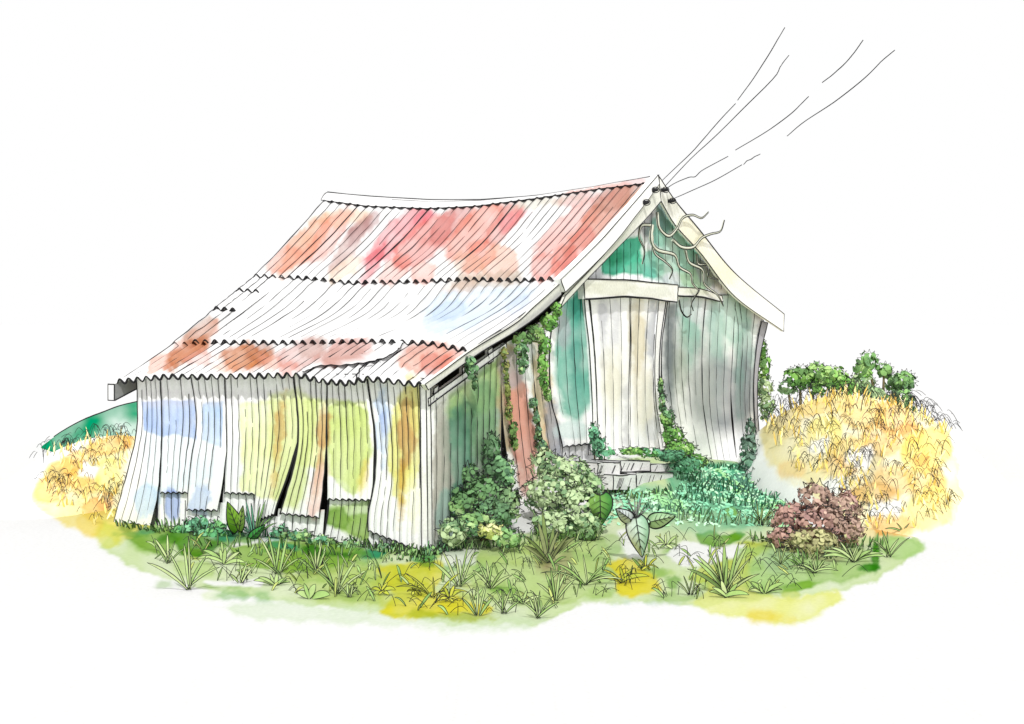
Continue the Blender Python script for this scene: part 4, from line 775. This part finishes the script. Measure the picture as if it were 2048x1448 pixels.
tag(mb.build('wild_grass', [M_leaf, M_ink]), 'thin wild grass blades scattered over the lawn', 'grass', None, 'stuff')
# leafy ground cover on the bank
mb = MB()
for _ in range(2000):
    x = random.uniform(1200, 1590); y = random.uniform(928, 1056)
    if y < 928+(x-1330)*.05 or (x < 1360 and y < 985) or random.random() < (y-1000)/70: continue
    d = 7917/(y-HZ)
    p = ghit(x, y)+[0, 0, random.uniform(.01, .05)]
    leaf(mb, p, np.array([random.uniform(-.5, .5), -.6, 1]), random.uniform(.05, .12), .045, pick([(110, 196, 158), (144, 212, 172), (178, 226, 190), (140, 204, 140)], p), random.random() < .10, .0045)
tag(mb.build('ground_cover', [M_leaf, M_ink]), 'teal green leafy ground cover on the bank below the gable', 'ground cover', None, 'stuff')
# ---- reeds
def reeds(region, hf, n, lab, H=(.2, .42), dr=(17.5, 31)):
    mb = MB(); k = 0; rx_ = [p[0] for p in region]; ry_ = [p[1] for p in region]; dd = np.arange(dr[0], dr[1], .06)
    while k < n:
        x = random.uniform(min(rx_), max(rx_)); y = random.uniform(min(ry_), max(ry_))
        if k > n*.72:                                     # thicken the ragged outline of the rise
            for y in np.arange(740, 1060, 4.):
                Q_ = EX+ray(np.full(dd.shape, x), np.full(dd.shape, y))*dd[:, None]; hz = hf(Q_[:, 0], Q_[:, 1])
                if ((Q_[:, 2] <= hz+.002) & (hz > .02)).any(): y += random.uniform(1, 14); break
        elif polysd(np.array([x]), np.array([y]), region)[0] > 0: continue
        R_ = at(np.full(dd.shape, x), np.full(dd.shape, y), dd[:, None]*1.) if False else EX+ray(np.full(dd.shape, x), np.full(dd.shape, y))*dd[:, None]
        hit_ = np.nonzero(R_[:, 2] <= hf(R_[:, 0], R_[:, 1])+.002)[0]
        if not hit_.size: continue
        b = R_[hit_[0]]; sc_ = b[1]/24; h = random.uniform(*H)*sc_; k += 1; sx = random.choice([-1, 1, 1])*random.uniform(.4, 1.1)
        for q in range(random.choice([1, 1, 2, 3])):
            sx2 = sx*random.uniform(.5, 1.2)*(-1 if q == 2 else 1); top = b+np.array([sx2*h*.35, random.uniform(-.1, .1), h*random.uniform(.7, 1)]); end = top+np.array([sx2*h*.42, -.03, -h*random.uniform(.1, .6)])
            pts = smooth([b, b*.45+top*.55+[-sx2*h*.05, 0, .03], top, top*.45+end*.55+[0, 0, h*.08], end], 12)
            if random.random() < .75: pts = pts[random.choice([3, 5, 6]):]
            mb.tube(pts, .0054*sc_, taper=(.8, .8))
        if random.random() < .7:
            tip = b+np.array([random.uniform(-.3, .3)*h, random.uniform(-.1, .1), h*random.uniform(.4, .8)])
            t = np.linspace(0, 1, 6)[:, None]; P = b*(1-t)+tip*t; w = .017*np.sin(np.clip(t+.1, 0, 1)*PI*.95); mb.grid(np.stack([P+[1, 0, 0]*w, P-[1, 0, 0]*w], 1), lin(random.choice([(252, 230, 140), (252, 236, 160), (250, 216, 120), (254, 246, 190)])))
    tag(mb.build('reeds', [M_leaf, M_ink]), lab, 'reeds', None, 'stuff')
reeds([(1530, 830), (1560, 790), (1640, 775), (1740, 785), (1800, 815), (1850, 860), (1890, 930), (1905, 1000), (1880, 1045), (1800, 1070), (1720, 1050), (1640, 960), (1560, 930)], hR, 460, 'golden drooping reeds covering the rise right of the shed')
reeds([(80, 960), (120, 925), (200, 890), (262, 872), (262, 900), (240, 990), (225, 1040), (180, 1060), (130, 1030), (85, 1000)], hL, 150, 'golden drooping reeds left of the shed', (.18, .36))

# ================================================================== light, world, camera
w = bpy.data.worlds.new('World'); bpy.context.scene.world = w; w.use_nodes = True
bg = w.node_tree.nodes['Background']; bg.inputs['Color'].default_value = (1, 1, 1, 1); bg.inputs['Strength'].default_value = 1.
sun = bpy.data.lights.new('sun', 'SUN'); sun.energy = 2.6; sun.angle = math.radians(1.5); sun.color = (1, .985, .96)
so = bpy.data.objects.new('sun', sun); C.objects.link(so)
el = math.radians(47); az = Vector((.1, -.99, 0)).normalized(); dirn = -(az*math.cos(el)+Vector((0, 0, math.sin(el))))
so.rotation_euler = dirn.to_track_quat('-Z', 'Y').to_euler(); so.location = (-3, 0, 12)
cam = bpy.data.cameras.new('camera'); co = bpy.data.objects.new('camera', cam); C.objects.link(co)
co.location = (0, 0, CH); co.rotation_euler = (PI/2, 0, 0); cam.sensor_width = 36; cam.lens = F/2048*36; cam.shift_y = -(724-HZ)/2048; cam.clip_end = 3000; cam.clip_start = .1
sc = bpy.context.scene; sc.camera = co
sc.view_settings.view_transform = 'Standard'; sc.view_settings.look = 'None'; sc.view_settings.exposure = 0; sc.view_settings.gamma = 1
